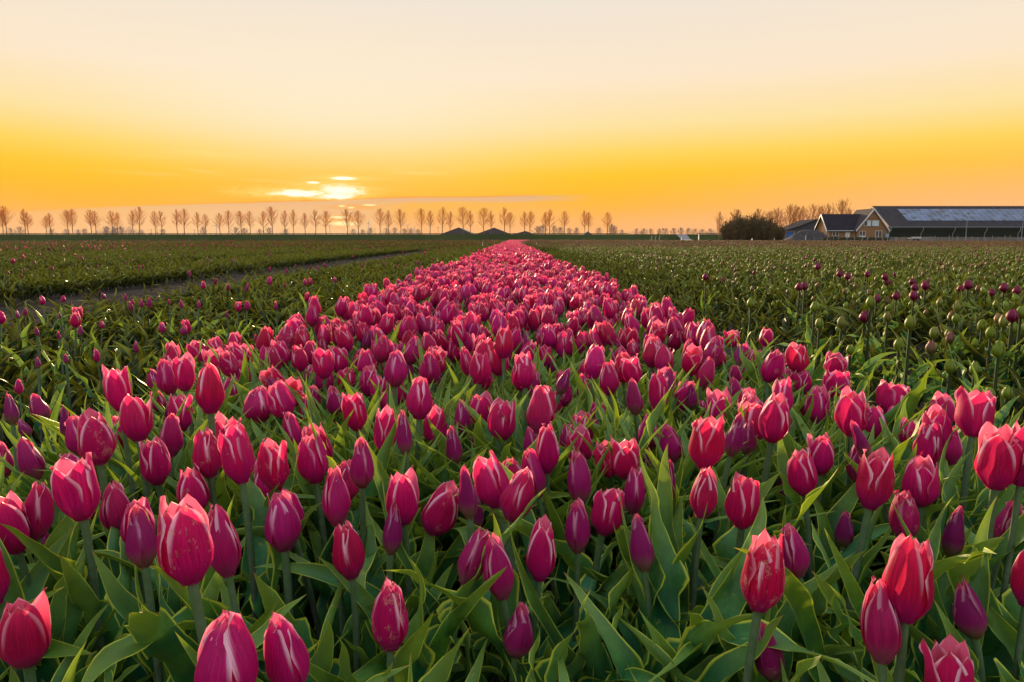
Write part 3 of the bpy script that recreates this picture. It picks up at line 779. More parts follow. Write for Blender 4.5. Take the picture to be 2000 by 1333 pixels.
M_CONC = plain('concrete', (.13, .128, .12, 1), .85, .2, .15, 1.0)
M_STEEL = plain('galvanised steel', (.20, .23, .25, 1), .6, .3, .1, 2.0, .2)
M_HEAP = plain('dark earth heap', (.035, .033, .034, 1), .95, .1, .4, 2.0)
M_WOOD = plain('weathered wood', (.20, .16, .12, 1), .85, .1, .3, 3.0)
M_BLUE = plain('blue panel', (.02, .09, .30, 1), .5, .3, .1)
M_GRAYROOF = plain('grey far roof', (.05, .05, .065, 1), .8, .2, .1, .2)

def window(parent, x0, x1, z0, z1, y, leaves=2, pale=False, lower_pale=False):
    """frame is the part; panes are its sub-parts; standing on the wall plane y, facing -y"""
    f = MB(); b = .09
    f.box(x0, x1, y-.05, y+.03, z0, z0+b); f.box(x0, x1, y-.05, y+.03, z1-b, z1)
    f.box(x0, x0+b, y-.05, y+.03, z0+b, z1-b); f.box(x1-b, x1, y-.05, y+.03, z0+b, z1-b)
    if leaves == 2: xm = (x0+x1)/2; f.box(xm-b*.7, xm+b*.7, y-.05, y+.03, z0+b, z1-b)
    fo = f.obj('window', M_WHITE, parent)
    xs = [x0+b, x1-b] if leaves == 1 else [x0+b, (x0+x1)/2-b*.7, (x0+x1)/2+b*.7, x1-b]
    for i in range(0, len(xs), 2):
        g = MB(); g.box(xs[i], xs[i+1], y-.015, y+.005, z0+b, z1-b)
        g.obj('pane', M_CURT if (pale and not (i == 0 and leaves == 2)) else M_GLASS, fo)
    if lower_pale:
        g = MB(); g.box(x0+b, x1-b, y-.035, y-.018, z0+b, z0+b+.32); g.obj('window_board', M_CURT, fo)
    s_ = MB(); s_.box(x0-.08, x1+.08, y-.12, y-.052, z0-.1, z0-.003); s_.obj('sill', M_CONC, fo)

HY = 175.0
def hx(px, Y=HY): return X(px, Y)
def hz(py, Y=HY): return zpx(py, Y)
house = thing('farmhouse', (hx(1670), HY, 0), 'brown brick farmhouse with dark tiled roofs and white trimmed gable', 'house')
ox = house.location.x
mb = MB()   # main gable volume
gx0, gx1, gxm = hx(1673)-ox, hx(1731)-ox, hx(1702)-ox
ze, zr = hz(446), hz(408.5)
dep = 8.5
mb.prism([(gx0, -.05), (gx1, -.05), (gx1, ze), (gxm, zr-.25), (gx0, ze)], 'y', 0, dep)
mb.obj('wall', M_BRICK, house)
for sgn, xa in ((-1, gx0-.5), (1, gx1+.5)):
    sl_ = (zr-ze)/(gxm-gx0); zo = zr - abs(xa-gxm)*sl_
    mb = MB(); mb.prism([(gxm, zr-.1), (xa, zo-.1), (xa, zo+.12), (gxm, zr+.12)][::-1 if sgn > 0 else 1], 'y', -.35, dep+.3)
    mb.obj('roof', M_TILE2, house)
    mb = MB(); mb.prism([(gxm, zr-.32), (xa, zo-.32), (xa, zo+.16), (gxm, zr+.16)][::-1 if sgn > 0 else 1], 'y', -.45, -.353)
    mb.obj('bargeboard', M_WHITE, house)
window(house, hx(1685)-ox, hx(1698.5)-ox, hz(442), hz(431), -.002, 2, True)
window(house, hx(1701)-ox, hx(1714)-ox, hz(442), hz(431), -.002, 1, True)
window(house, hx(1677)-ox, hx(1689.5)-ox, hz(464), hz(451.5), -.002, 2, False, True)
window(house, hx(1708.5)-ox, hx(1721.5)-ox, hz(464), hz(451), -.002, 2)
# left wing
wy0 = 1.0; YW = HY+wy0; wd_ = 7.0
wx0, wx1 = X(1616, YW)-ox, gx0-.01
we, wr = zpx(448.5, YW), zpx(419.5, YW+wd_/2)
mb = MB(); mb.prism([(wy0, -.05), (wy0, we), (wy0+wd_/2, wr-.2), (wy0+wd_, we), (wy0+wd_, -.05)], 'x', wx0, wx1)
mb.obj('wall', M_BRICK, house)
for sgn in (-1, 1):
    ya = wy0-.45 if sgn < 0 else wy0+wd_+.45; ym = wy0+wd_/2; sl_ = (wr-we)/(wd_/2); zo = wr-abs(ya-ym)*sl_
    mb = MB(); mb.prism([(ym, wr-.08), (ya, zo-.08), (ya, zo+.12), (ym, wr+.12)], 'x', wx0-.45, gx0+ (3.4 if sgn < 0 else 3.0))
    mb.obj('roof', M_TILE, house)
    mb = MB(); mb.prism([(ym, wr-.3), (ya, zo-.3), (ya, zo+.15), (ym, wr+.15)], 'x', wx0-.55, wx0-.453)
    mb.obj('bargeboard', M_WHITE, house)
mb = MB(); mb.box(wx0-.3, gx0-.6, wy0-.6, wy0-.46, we-.42, we-.27); mb.obj('gutter', M_WHITE, house)
for px in (1617.5, 1667):
    mb = MB(); mb.box(X(px, YW)-ox-.05, X(px, YW)-ox+.05, wy0-.12, wy0-.012, 0, we-.43); mb.obj('downpipe', M_WHITE, house)
window(house, X(1624.5, YW)-ox, X(1637.5, YW)-ox, zpx(461.5, YW), zpx(451, YW), wy0-.002, 2)
mb = MB(); mb.box(X(1650, YW)-ox, X(1659, YW)-ox, wy0-.06, wy0+.02, 0, zpx(451, YW)); dr = mb.obj('door', M_WHITE, house)
mb = MB(); mb.box(X(1658, YW)-ox, X(1658.5, YW)-ox, wy0-.12, wy0-.063, .95, 1.1); mb.obj('handle', M_STEEL, dr)
mb = MB(); mb.box(wx0+.0-.03, wx0-.004, wy0+2.6, wy0+3.6, .9, 2.2); mb.obj('side_window', M_GLASS, house)
mb = MB(); mb.box(X(1726.5, HY)-ox, X(1732.5, HY)-ox, -.75, -.15, 0, hz(457)); 
tk = link('meter_cabinet', mb.mesh('meter_cabinet', plain('blue grey cabinet', (.20, .30, .40, 1), .5, .4)))
tk.location = house.location; tag(tk, 'small blue grey utility cabinet at the right corner of the brick house', 'cabinet')

# barn
BY = 185.0
bx0, bx1 = X(1736, BY), X(1736, BY)+72
barn = thing('barn', (bx0, BY, 0), 'very long dark green barn with grey roof full of blue solar panels', 'barn')
be, hd = zpx(440.5, BY), 8.6
br_ = zpx(404.8, BY+hd); Lb = bx1-bx0
mb = MB(); mb.prism([(0, .95), (0, be-.1), (hd, br_-.25), (2*hd, be-.1), (2*hd, .95)], 'x', 0.0, Lb); mb.obj('wall', M_GREEN, barn)
mb = MB(); mb.box(-.06, Lb+.06, -.08, 2*hd+.08, -.05, .947); mb.obj('plinth', M_CONC, barn)
mb = MB(); mb.box(.2, Lb, -.5, -.004, 2.9, be-.22); mb.obj('upper_wall_band', M_GREEN2, barn)
sl_ = (br_-be)/hd
for sgn in (-1, 1):
    ya = -.75 if sgn < 0 else 2*hd+.75; zo = br_-abs(ya-hd)*sl_
    mb = MB(); mb.prism([(hd, br_), (ya, zo), (ya, zo+.14), (hd, br_+.14)], 'x', -.6, Lb+.6); mb.obj('roof', M_BARNROOF, barn)
mb = MB(); mb.prism([(-.78, be-.75*sl_-.22), (hd, br_-.25), (hd, br_+.24), (-.78, be-.75*sl_+.22)], 'x', -.85, -.603)
mb.obj('verge', plain('verge with painted sunlight', (.36, .20, .09, 1), .7, .2, .3, 6), barn)  # orange of the low sun on this edge is painted into its colour
mb = MB(); mb.box(-.6, Lb+.6, -.93, -.77, be-.75*sl_-.12, be-.75*sl_+.07); mb.obj('gutter', M_STEEL, barn)
gz = be-.75*sl_-.125
for px in (1737.6, 1800.5, 1862.5, 1924.5, 1990, 2053, 2116):
    x = X(px, BY-.8)-bx0
    if x > Lb: continue
    mb = MB(); mb.tube([(x+.15, -.84, gz), (x+.12, -.84, 2.75), (x-.25, -.6, 2.0), (x-.25, -.6, 0)], [.085]*4, 6); mb.obj('downpipe', M_STEEL, barn)
mb = MB(); mb.tube([(-.6, hd, br_+.17), (Lb+.6, hd, br_+.17)], [.13, .13], 6); mb.obj('ridge_cap', plain('ridge tiles', (.16, .08, .06, 1)), barn)
# solar panels: columns of six
m_a = None
def panel_mat(name, c, rough):
    m, t = mat(name); n = t.noise(objc(t), .8, 4)
    finish(t, pbsdf(t, t.mix(t.sm(n, .3, .7), c, tuple(x*1.25 for x in c[:3])+(1,)), rough, .22)); return m
PM = [panel_mat('pale blue solar panel', (.075, .11, .17, 1), .45), panel_mat('blue solar panel', (.045, .07, .12, 1), .4), panel_mat('dark solar panel', (.015, .025, .05, 1), .22)]  # pale blue copy carries the sky's reflection in its colour
M_ALU = plain('panel rail', (.22, .29, .36, 1), .4, .5, .05)
nrmv = Vector((0, -sl_, 1)).normalized(); upv = Vector((0, 1, sl_)).normalized()
def roofpt(x, s): return Vector((x, hd, br_+.14)) - upv*s + nrmv*.06
slen = sqrt((hd+.75)**2 + ((hd+.75)*sl_)**2)
s_top, s_bot = slen*.15, slen*.735
px_w = 11.15*(BY+hd*.55)/F; x_first = X(1763, BY+hd*.55)-bx0
RP = random.Random(3)
for c in range(34):
    xa = x_first + c*px_w - px_w*.5; xb = xa+px_w-.09
    if xb > Lb: break
    for r_ in range(6):
        sa = s_top+(s_bot-s_top)*r_/6; sb = s_top+(s_bot-s_top)*(r_+1)/6-.04
        k = 0 if RP.random() < max(.15, .86-c*.03) else 1
        if c > 11 and RP.random() < .35: k = 1
        if RP.random() < .17: k = 2
        if c in (4, 8, 14, 20) and r_ == 5: k = 2
        mb = MB(); a, b, cc, d = roofpt(xa, sa), roofpt(xb, sa), roofpt(xb, sb), roofpt(xa, sb)
        th_ = nrmv*.05
        mb.add([a, b, cc, d, a+th_, b+th_, cc+th_, d+th_], [(7, 6, 5, 4), (0, 4, 5, 1), (1, 5, 6, 2), (2, 6, 7, 3), (3, 7, 4, 0)])
        mb.obj('solar_panel', PM[k], barn)
    mb = MB(); a, b = roofpt(xb+.012, s_top), roofpt(xb+.078, s_top); cc, d = roofpt(xb+.078, s_bot), roofpt(xb+.012, s_bot); th_ = nrmv*.07
    mb.add([a, b, cc, d, a+th_, b+th_, cc+th_, d+th_], [(7, 6, 5, 4), (0, 4, 5, 1), (1, 5, 6, 2), (2, 6, 7, 3), (3, 7, 4, 0)])
    mb.obj('panel_rail', M_ALU, barn)
# lamp poles
for px, lab in ((1885.5, 'thin tall lamp pole in front of the middle of the barn'), (1994.5, 'thin tall lamp pole in front of the barn near the right edge')):
    Y = 165.0; t_ = thing('lamp_pole', (X(px, Y), Y, 0), lab, 'lamp pole', 'lamp poles before the barn'); h = zpx(418, Y)
    mb = MB(); mb.tube([(0, 0, 0), (0, 0, h)], [.09, .06], 8, cap=True); mb.obj('pole', M_STEEL, t_)
    mb = MB(); mb.box(-.35, .35, -.2, .2, h+.003, h+.2); mb.obj('lamp_head', plain('dark lamp housing', (.03, .03, .03, 1)), t_)

# shed, white store, earth heap
SY = 192.0
sh = thing('dark_shed', (X(1570, SY), SY, 0), 'low shed with dark sloping roof left behind the brick house', 'shed'); ox2 = sh.location.x
prof = [(X(1534, SY)-ox2, zpx(451, SY)), (X(1562, SY)-ox2, zpx(440.5, SY)), (X(1592, SY)-ox2, zpx(428.5, SY)), (X(1640, SY)-ox2, zpx(428.5, SY))]
mb = MB(); mb.prism([(prof[0][0], 0), (prof[3][0], 0), (prof[3][0], prof[3][1]-.3), (prof[2][0], prof[2][1]-.3), (prof[1][0], prof[1][1]-.3), (prof[0][0]+.1, prof[0][1]-.3)], 'y', 0, 10); mb.obj('wall', M_GRAYROOF, sh)
mb = MB(); mb.prism([(prof[0][0]-.3, prof[0][1]-.28), (prof[3][0], prof[3][1]-.28)] and [(prof[0][0]-.3, prof[0][1]-.26), (prof[1][0], prof[1][1]-.26), (prof[2][0], prof[2][1]-.26), (prof[3][0], prof[3][1]-.26), (prof[3][0], prof[3][1]), (prof[2][0], prof[2][1]), (prof[1][0], prof[1][1]), (prof[0][0]-.3, prof[0][1])][::-1], 'y', -.4, 10.4)
mb.obj('roof', M_TILE, sh)
wy = 186.0
ws = thing('white_store', (X(1537, wy), wy, 0), 'small pale store building with a blue door beside the earth heap', 'shed'); o3 = ws.location.x
mb = MB(); mb.box(X(1523, wy)-o3, X(1553, wy)-o3, 0, 5, 0, zpx(452.3, wy)); mb.obj('wall', M_WOOD, ws)
mb = MB(); mb.box(X(1522, wy)-o3, X(1554, wy)-o3, -.2, 5.2, zpx(452.2, wy), zpx(451, wy)); mb.obj('roof', M_CONC, ws)
mb = MB(); mb.box(X(1535.5, wy)-o3, X(1549, wy)-o3, -.08, -.004, .1, zpx(453.5, wy)); mb.obj('door', M_BLUE, ws)
hp = MB(); n1_, n2_ = 46, 16; vs = []
hy = 176.0; hx0, hx1 = X(1532, hy), X(1612, hy); hc = (hx0+hx1)/2
prof_h = [(0, .0), (.08, .22), (.22, .55), (.36, .86), (.5, .98), (.66, 1.0), (.82, .92), (.93, .7), (1, .3)]
def ph_(q):
    for (a, b), (c, d) in zip(prof_h, prof_h[1:]):
        if q <= c: return b+(d-b)*(q-a)/(c-a)
    return .3
for j in range(n2_+1):
    for i in range(n1_+1):
        q = i/n1_; y = -4+8*j/n2_
        z = zpx(449, hy)*ph_(q)*max(0, 1-(abs(y)/4)**1.6) + .25*noise.noise(Vector((q*14, y*1.2, 0)))*(1 if 0 < j < n2_ else 0)
        vs.append((hx0-hc+(hx1-hx0)*q, y, max(z, -.02) if 0 < j < n2_ else -.03))
n = n1_+1
hp.add(vs, [(j*n+i, j*n+i+1, (j+1)*n+i+1, (j+1)*n+i) for j in range(n2_) for i in range(n1_)])
o = hp.obj('earth_heap', M_HEAP, None, True); o.location = (hc, hy, 0); tag(o, 'dark grey earth heap left of the brick house', 'heap')

# field fence in front of the farm
FY = 132.0
fc = thing('field_fence', (X(1600, FY), FY, 0), 'low post and wire fence along the field before house and barn', 'fence')
RF = random.Random(9); pmesh = MB(); pmesh.box(-.045, .045, -.045, .045, 0, 1); pm = pmesh.mesh('post', M_WOOD)
xs = []
px = 1590.0
while px < 2060:
    x = X(px, FY)-fc.location.x; xs.append(x); o = link('post', pm, fc); o.location = (x, 0, -.02); h = RF.uniform(.85, 1.25); o.scale = (RF.uniform(.8, 1.3), 1, h)
    o.rotation_euler = (0, RF.uniform(-.06, .06), 0); px += RF.uniform(9, 17)
for z in (.35, .6, .85):
    mb = MB(); mb.tube([(xs[0], -.06, z), (xs[-1], -.06, z)], [.012, .012], 3); mb.obj('wire', M_STEEL, fc)
mb = MB(); mb.box(X(1604, FY+6)-fc.location.x, X(1736, FY+6)-fc.location.x, 6, 6.5, 0, .8)
hg = link('low_hedge', None); hg.location = (X(1672, 168), 168, 0)
tag(hg, 'low dark clipped hedge at the foot of the brick house', 'hedge')
rng = random.Random(4); mbx = MB(); wx_ = X(1735, 168)-X(1605, 168)
for i in range(2600):
    c = Vector((rng.uniform(-wx_/2, wx_/2), rng.uniform(-.35, .35), rng.uniform(0, .85)+.1*sin(i)))
    e1 = Vector((rng.gauss(0, 1), rng.gauss(0, 1), rng.gauss(0, 1))).normalized()*.14; e2 = e1.cross(Vector((rng.gauss(0, 1), 1, rng.gauss(0, 1)))).normalized()*.12
    mbx.add([c-e1, c+e2, c+e1, c-e2], [(0, 1, 2, 3)])
mbx.obj('foliage', M_HEDGE, hg)
# things standing at the barn
tw = thing('farm_trailer', (X(1786, 172), 172, 0), 'pale low farm trailer parked in front of the barn behind the fence', 'trailer')
mb = MB(); mb.box(-1.3, 1.3, -.7, .7, .62, .74); mb.obj('bed', M_WHITE, tw)
mb = MB(); mb.box(-1.3, 1.3, -.7, -.64, .743, 1.02); mb.obj('side_board', M_WHITE, tw)
mb = MB(); mb.tube([(1.3, 0, .6), (2.1, 0, .5)], [.05, .04], 6); mb.obj('drawbar', M_STEEL, tw)
for x in (-.4, .4):
    mb = MB(); mb.tube([(x, -.82, .3), (x, -.64, .3)], [.3, .3], 14, cap=True); mb.obj('wheel', M_TILE, tw)
cr_ = thing('steel_rack', (X(1812, 174), 174, 0), 'grey steel rack of upright bars right of the trailer', 'rack')
for i in range(9):
    mb = MB(); mb.box(-1.1+i*.27, -1.02+i*.27, -.05, .05, 0, 1.05); mb.obj('bar', M_STEEL, cr_)
mb = MB(); mb.box(-1.14, 1.26, .053, .12, .9, .98); mb.obj('rail', M_STEEL, cr_)
pl_ = thing('pallet_stack', (X(1758, 176), 176, 0), 'dark pallet stack at the foot of the barn beside the house', 'pallets')
for i in range(5):
    mb = MB(); mb.box(-1.0+.03*i, 1.0+.02*i, -.5, .5, i*.19, i*.19+.05); mb.obj('pallet_board', M_WOOD, pl_)
    mb = MB(); mb.box(-.95, -.75, -.48, .48, i*.19+.053, i*.19+.187); mb.obj('pallet_block', M_WOOD, pl_)
    mb = MB(); mb.box(.75, .95, -.48, .48, i*.19+.053, i*.19+.187); mb.obj('pallet_block', M_WOOD, pl_)

# far barns beyond the dike
for (a, m_, b, yt, Y, lab) in ((859, 896, 926, 444.8, 420, 'grey barn roof beyond the dike, left and largest of three'), (928, 965, 1000, 445, 424, 'grey barn roof beyond the dike, middle one of three'), (1000, 1026, 1046, 451.6, 470, 'low grey barn roof beyond the dike, right and smallest of three')):
    t_ = thing('far_barn', (X(m_, Y), Y, 0), lab, 'barn', 'grey barns beyond the dike'); oo = t_.location.x
    xa, xb = X(a, Y)-oo, X(b, Y)-oo; z0, z1 = zpx(458.5, Y), zpx(yt, Y)
    mb = MB(); mb.prism([(xa+.4, 0), (xb-.4, 0), (xb-.4, z0), (0, z1-.2), (xa+.4, z0)], 'y', 0, 40); mb.obj('wall', M_GRAYROOF, t_)
    for xe in (xa, xb):
        mb = MB(); pr = [(0, z1-.18), (xe, z0-.2), (xe, z0), (0, z1)]
        mb.prism(pr if xe > 0 else pr[::-1], 'y', -.4, 40.4); mb.obj('roof', M_GRAYROOF, t_)
t_ = thing('small_barn', (X(1150, 400), 400, 0), 'tiny pointed roof peeping over the dike behind the paired trees', 'barn')
mb = MB(); mb.prism([(-4.2, 0), (4.2, 0), (2.6, 2.6), (-.8, zpx(452, 400)), (-3.4, 2.6)], 'y', 0, 8); mb.obj('wall', M_GRAYROOF, t_)
# wind turbines
M_TURB = plain('turbine grey', (.5, .48, .48, 1), .5, .3, .03)
def turbine(px, py, Y, rotz, label):
    t_ = thing('wind_turbine', (X(px, Y), Y, 0), label, 'wind turbine', 'faint wind turbines beyond the dike'); h = zpx(py, Y)
    k = Y/1500
    mb = MB(); mb.tube([(0, 0, 0), (0, 0, h)], [.9*k, .45*k], 8); mb.obj('tower', M_TURB, t_)
    mb = MB(); mb.box(-.7*k, .7*k, -1.6*k, 2.4*k, h-.6*k, h+.8*k); mb.obj('nacelle', M_TURB, t_)
    for i in range(3):
        a = rotz+i*2*pi/3; d = Vector((sin(a), 0, cos(a)))
        mb = MB(); c = Vector((0, -2.0*k, h)); mb.tube([c, c+d*2.5*k, c+d*12*k], [.35*k, .5*k, .12*k], 4); mb.obj('blade', M_TURB, t_)
turbine(721, 436, 1500, .2, 'faint wind turbine right of the sun streaks between two dike trees')
turbine(797, 441, 1700, .9, 'faint wind turbine, taller one of the two near the middle')
turbine(809, 447, 1900, .5, 'tiny faint wind turbine right beside the taller middle one')
turbine(424, 441, 1600, .4, 'faint turbine behind the dike trees left of the sun')
turbine(645, 441, 1600, 1.0, 'faint turbine just left of the sun streaks')
# utility poles on the horizon
for i, (px, py, lab) in enumerate(((297, 448, 'thin pole on the horizon between dike trees at left'), (381, 449, 'thin pole on the horizon left of the sun'), (856, 444, 'thin lamp pole left of the left grey barn roof'), (308, 441, 'thin pole close behind a pair of dike trees at left'))):
    Y = 500; t_ = thing('utility_pole', (X(px, Y), Y, 0), lab, 'pole', 'thin poles on the horizon'); h = zpx(py, Y)
    mb = MB(); mb.tube([(0, 0, 0), (0, 0, h)], [.14, .1], 6, cap=True); mb.obj('pole', M_BARK, t_)
    mb = MB(); mb.box(-.9, .9, -.06, .06, h-.35, h-.2); mb.obj('crossarm', M_BARK, t_)
# round road sign, barrier and steps by the ramp
Y = 250.0
t_ = thing('road_sign', (X(1294.5, Y), Y, ztop), 'small round dark road sign on a thin post above the dike', 'road sign')
mb = MB(); mb.tube([(0, 0, 0), (0, 0, 2.1)], [.04, .04], 6); mb.obj('post', M_STEEL, t_)
mb = MB(); mb.tube([(0, -.08, 1.85), (0, -.045, 1.85)], [.3, .3], 16, cap=True); mb.obj('sign_disc', plain('sign blue', (.08, .09, .22, 1)), t_)
t_ = thing('barrier', (X(1292, 249), 249, ztop), 'low pale bar barrier with a dark weight on the dike left of the ramp', 'barrier')
mb = MB(); mb.box(-1.3, 2.1, -.04, .04, .36, .46); mb.obj('bar', M_WOOD, t_)
mb = MB(); mb.tube([(-1.3, -.1, .2), (-1.3, .1, .2)], [.2, .2], 12, cap=True); mb.obj('weight', M_TILE, t_)
for x in (-.9, 2.0):
    mb = MB(); mb.box(x-.06, x+.06, .043, .13, -.1, .46); mb.obj('post', M_WOOD, t_)
t_ = thing('culvert_railing', (X(1282, 228), 228, 0), 'weathered sloping timber railings on the dike side left of the ramp', 'railing')
for dx in (0, 1.3, 2.6):
    mb = MB(); mb.tube([(dx-1.8, 0, .15), (dx+.4, 9, 1.6)], [.06, .06], 4); mb.obj('handrail', M_WOOD, t_)
    for q in (0, .5, 1):
        mb = MB(); mb.tube([(dx-1.8+2.2*q, 9*q, -.1), (dx-1.8+2.2*q, 9*q, .2+1.45*q)], [.06, .06], 4); mb.obj('post', M_WOOD, t_)
# white marker sticks
def marker(px, py0, py1, Y, lab, lean=0.0, wdt=1.0):
    p = at(px, py1, Y); z0 = max(0, p.z); t_ = thing('marker_stake', (p.x, Y, 0), lab, 'stake', 'small white marker stakes'); h = zpx(py0, Y)
    mb = MB(); r = wdt*.5*Y/F; mb.prism([(-r, 0), (r, 0), (r+lean*h, h), (-r+lean*h, h)], 'y', -r, r); mb.obj('stake', M_WHITE, t_)
    mb = MB(); mb.box(-r*1.05+lean*h*.8, r*1.15+lean*h*.85, -r*1.1, r*1.1, h*.80, h*.86); mb.obj('band', M_TILE, t_)
marker(941.5, 473.5, 478, 38, 'leaning white marker stake in the left field near the pink bed', .12, 1.5)
marker(1048, 474.5, 477, 38, 'tiny white marker stake just right of the far pink bed', 0, 1.4)
marker(1331, 464.5, 470, 140, 'white marker post beside the foot of the road ramp', 0, 1.4)
marker(1365, 457.5, 461, 200, 'small white marker on the dike right of the ramp', 0, 1.6)
marker(1469, 466, 470, 135, 'white marker post in front of the dark bushes', 0, 1.5)
marker(1512, 465, 471, 135, 'thin pale post between the bushes and the store', 0, 1.2)
marker(1573, 460, 471, 130, 'dark topped post in the grass before the earth heap', 0, 1.2)

# ------------------------------------------------------------------ nearby tulips, one by one
# (x, top, foot, width, kind, tilt in degrees to the right, plum, scar, red, note)
T = []
def add(px, y0, y1, wd, kd, tilt=0, plum=None, scar=None, red=None, note=None, var=None): T.append((px, y0, y1, wd, kd, tilt, plum, scar, red, note, var))
# bottom band, left to right
add(59,1140,1294,92,'half',3,.15,.2,.9,'big dark magenta tulip, half open, low in the left corner')
add(447,1178,1372,122,'closed',0,0,.05,.1,'large bright pink tulip cut off by the lower edge, left of the tall closed one')
add(568,1166,1345,84,'closed',-4,.1,.05,.15,'smooth pink closed tulip at the lower edge, right of the largest one')
add(281,981,1103,60,'bud',-2,.75,.35,.3,'purple bud with green foot between the left corner and the big scarred bloom')
add(375,962,1133,105,'half',0,0,.9,.5,'biggest bloom at left, magenta with beige scar down its middle')
add(446,978,1120,55,'closed',0,.2,.1,.3,'smooth magenta tulip close behind the big scarred bloom')
add(32,950,1075,68,'half',-3,0,.05,.1,'bright pink tulip at the left edge below the purple buds')
add(78,928,1048,54,'closed',4,.2,.1,.5,'darker tulip tucked behind the bright pink one at the left edge')
add(-4,1038,1178,52,'half',4,0,.2,.7,'red pink tulip cut by the left edge of the picture')
add(98,1027,1093,30,'bud',0,1,.4,.6,'tiny dark unopened bud low at left between leaves')
add(163,885,1010,82,'open',0,0,.45,.2,'large open pink tulip with dusty left flank, over the left leaves')
add(767,1104,1263,72,'closed',3,.1,.9,.4,'magenta tulip with beige speckled stripe on a bare stem, left of bottom middle')
add(683,1000,1125,64,'closed',-4,.1,.2,.9,'dark red tulip half hidden by twisted leaves, above the speckled striped one')
add(765,972,1080,40,'bud',2,.8,.05,.1,'slender lilac bud with green base before a darker bloom')
add(789,902,1020,66,'half',0,0,.5,.4,'open magenta bloom behind the slender lilac bud')
add(926,1018,1138,58,'closed',16,.55,.6,.6,'brownish plum tulip leaning right, left of its pink neighbour at bottom centre')
add(973,1034,1165,52,'closed',-8,.4,.4,.2,'pink plum tulip leaning left against a brownish one at bottom centre')
add(917,900,1010,32,'bud',0,.9,.2,.3,'narrow plum bud standing up in the middle among tall leaves')
add(932,943,1035,30,'bud',3,1,.2,.3,'narrow plum bud just right and below a similar one in the middle')
add(655,903,1022,54,'closed',-3,.25,.3,.2,'upright magenta tulip with notched tip left of centre')
add(1055,1004,1130,60,'half',2,0,.5,.3,'magenta half open tulip right of bottom centre, partly behind a leaf')
add(1128,963,1075,32,'closed',0,.6,.05,.1,'slim purple pink tulip between two leaves right of centre')
add(1010,1165,1278,60,'bud',3,.7,.5,.5,'plump plum bud with pale foot at the bottom, near the middle')
add(1254,1002,1112,48,'bud',-6,.85,.1,.1,'purple bud half covered by a broad upright leaf')
add(1372,900,1007,54,'closed',3,.1,.3,.9,'dark red tulip on a tall visible stem, right of the middle')
add(1485,1030,1187,84,'half',3,0,1,.9,'scarred red tulip with beige patches, above the lower right leaves')
add(1489,1196,1322,58,'bud',-18,.8,.7,.6,'dark plum bud leaning left under the scarred red tulip')
add(1539,1015,1122,56,'closed',-22,.5,.4,.3,'plum tulip leaning left behind the scarred red one')
add(1649,995,1065,36,'bud',3,1,.2,.1,'small purple bud among leaves, left of the tall red pair')
add(1764,947,1052,56,'closed',-3,.35,.9,.6,'speckled dusty tulip directly behind the tall red bloom')
add(1763,1030,1208,92,'half',-2,0,.1,1,'tall red tulip with frilled tips, upper of the pair at lower right')
add(1718,1127,1288,73,'closed',-3,.45,.5,.8,'dark plum red tulip, lower of the pair at lower right')
add(1888,1118,1240,60,'bud',-14,.9,.6,.5,'dark purple bud leaning left at the right, above a bright leaf')
add(1855,978,1083,40,'bud',0,1,.3,.1,'grey purple bud with green foot near the right edge')
add(1960,962,1066,50,'closed',3,.6,.7,.5,'dusty plum tulip at the right edge under the wide open pair')
add(2003,1048,1180,50,'half',0,0,.3,.9,'red tulip cut by the right edge')
add(1856,1246,1400,92,'open',0,0,.2,.6,'open tulip with separate pointed tips at the bottom right edge')
# right
add(1702,873,990,68,'half',4,0,.4,.9,'bright red pink tulip with curled rim in front of a lilac one at right')
add(1668,848,940,32,'closed',-3,.55,.1,.1,'lilac closed tulip touching the bright curled one at right')
add(1795,890,985,68,'half',-4,0,.2,.4,'dark magenta half open bloom right of the bright curled tulip')
add(1808,816,909,52,'half',2,0,.3,.4,'magenta tulip with white rims in the right cluster')
add(1825,783,875,52,'half',-5,0,.1,.2,'bright pink tulip behind the white rimmed one in the right cluster')
add(1857,828,905,38,'closed',3,.1,.2,.2,'small pink white striped tulip at the right of the cluster')
add(1940,832,951,82,'open',-3,0,.4,.7,'wide open red tulip with petals spread left, near the right edge',3)
add(1994,825,945,52,'open',2,0,.1,.6,'open pink tulip cut by the right edge beside the wide open one')
add(1900,760,850,72,'open',3,0,.1,.5,'wide open goblet shaped tulip standing alone at the right before dark leaves',1)
add(1836,765,832,50,'half',0,0,.1,.3,'pink tulip at the back of the right cluster')
add(1740,744,808,66,'open',0,0,.1,.3,'wide open pale rimmed tulip behind the right cluster')
add(1708,790,857,44,'half',-3,0,.1,.2,'pink tulip left below the wide open pale rimmed one')
add(1744,788,822,32,'closed',0,0,.1,.1)
add(1660,756,848,62,'half',-4,0,.1,.4,'tall pink tulip in front of the two pale open ones at right')
add(1630,720,775,66,'open',0,0,.1,.1,'very pale open tulip with spread petals at the edge of the right furrow')
add(1627,690,732,46,'open',0,0,.1,.5,'pale open tulip directly behind the very pale one at the furrow')
add(1556,666,725,46,'half',-2,0,.1,1,'deep red pointed tulip standing above its neighbours at the right bed edge')
add(1536,713,757,30,'half',0,0,.1,.1); add(1566,718,768,34,'half',0,0,.1,.3); add(1523,736,812,44,'half',0,0,.1,.2)
add(1508,765,860,62,'half',2,0,.1,.4,'large pink tulip with split top left of the leaning leaves at right')
add(1597,752,825,44,'half',4,.1,.1,.2); add(1572,767,822,28,'closed',0,.5,.1,.1); add(1526,835,877,30,'bud',0,.8,.1,.1); add(1654,864,915,28,'bud',0,.9,.3,.1)
add(1674,812,890,28,'bud',-28,.9,.5,.3,'narrow plum bud leaning hard left beside the pink cluster at right')
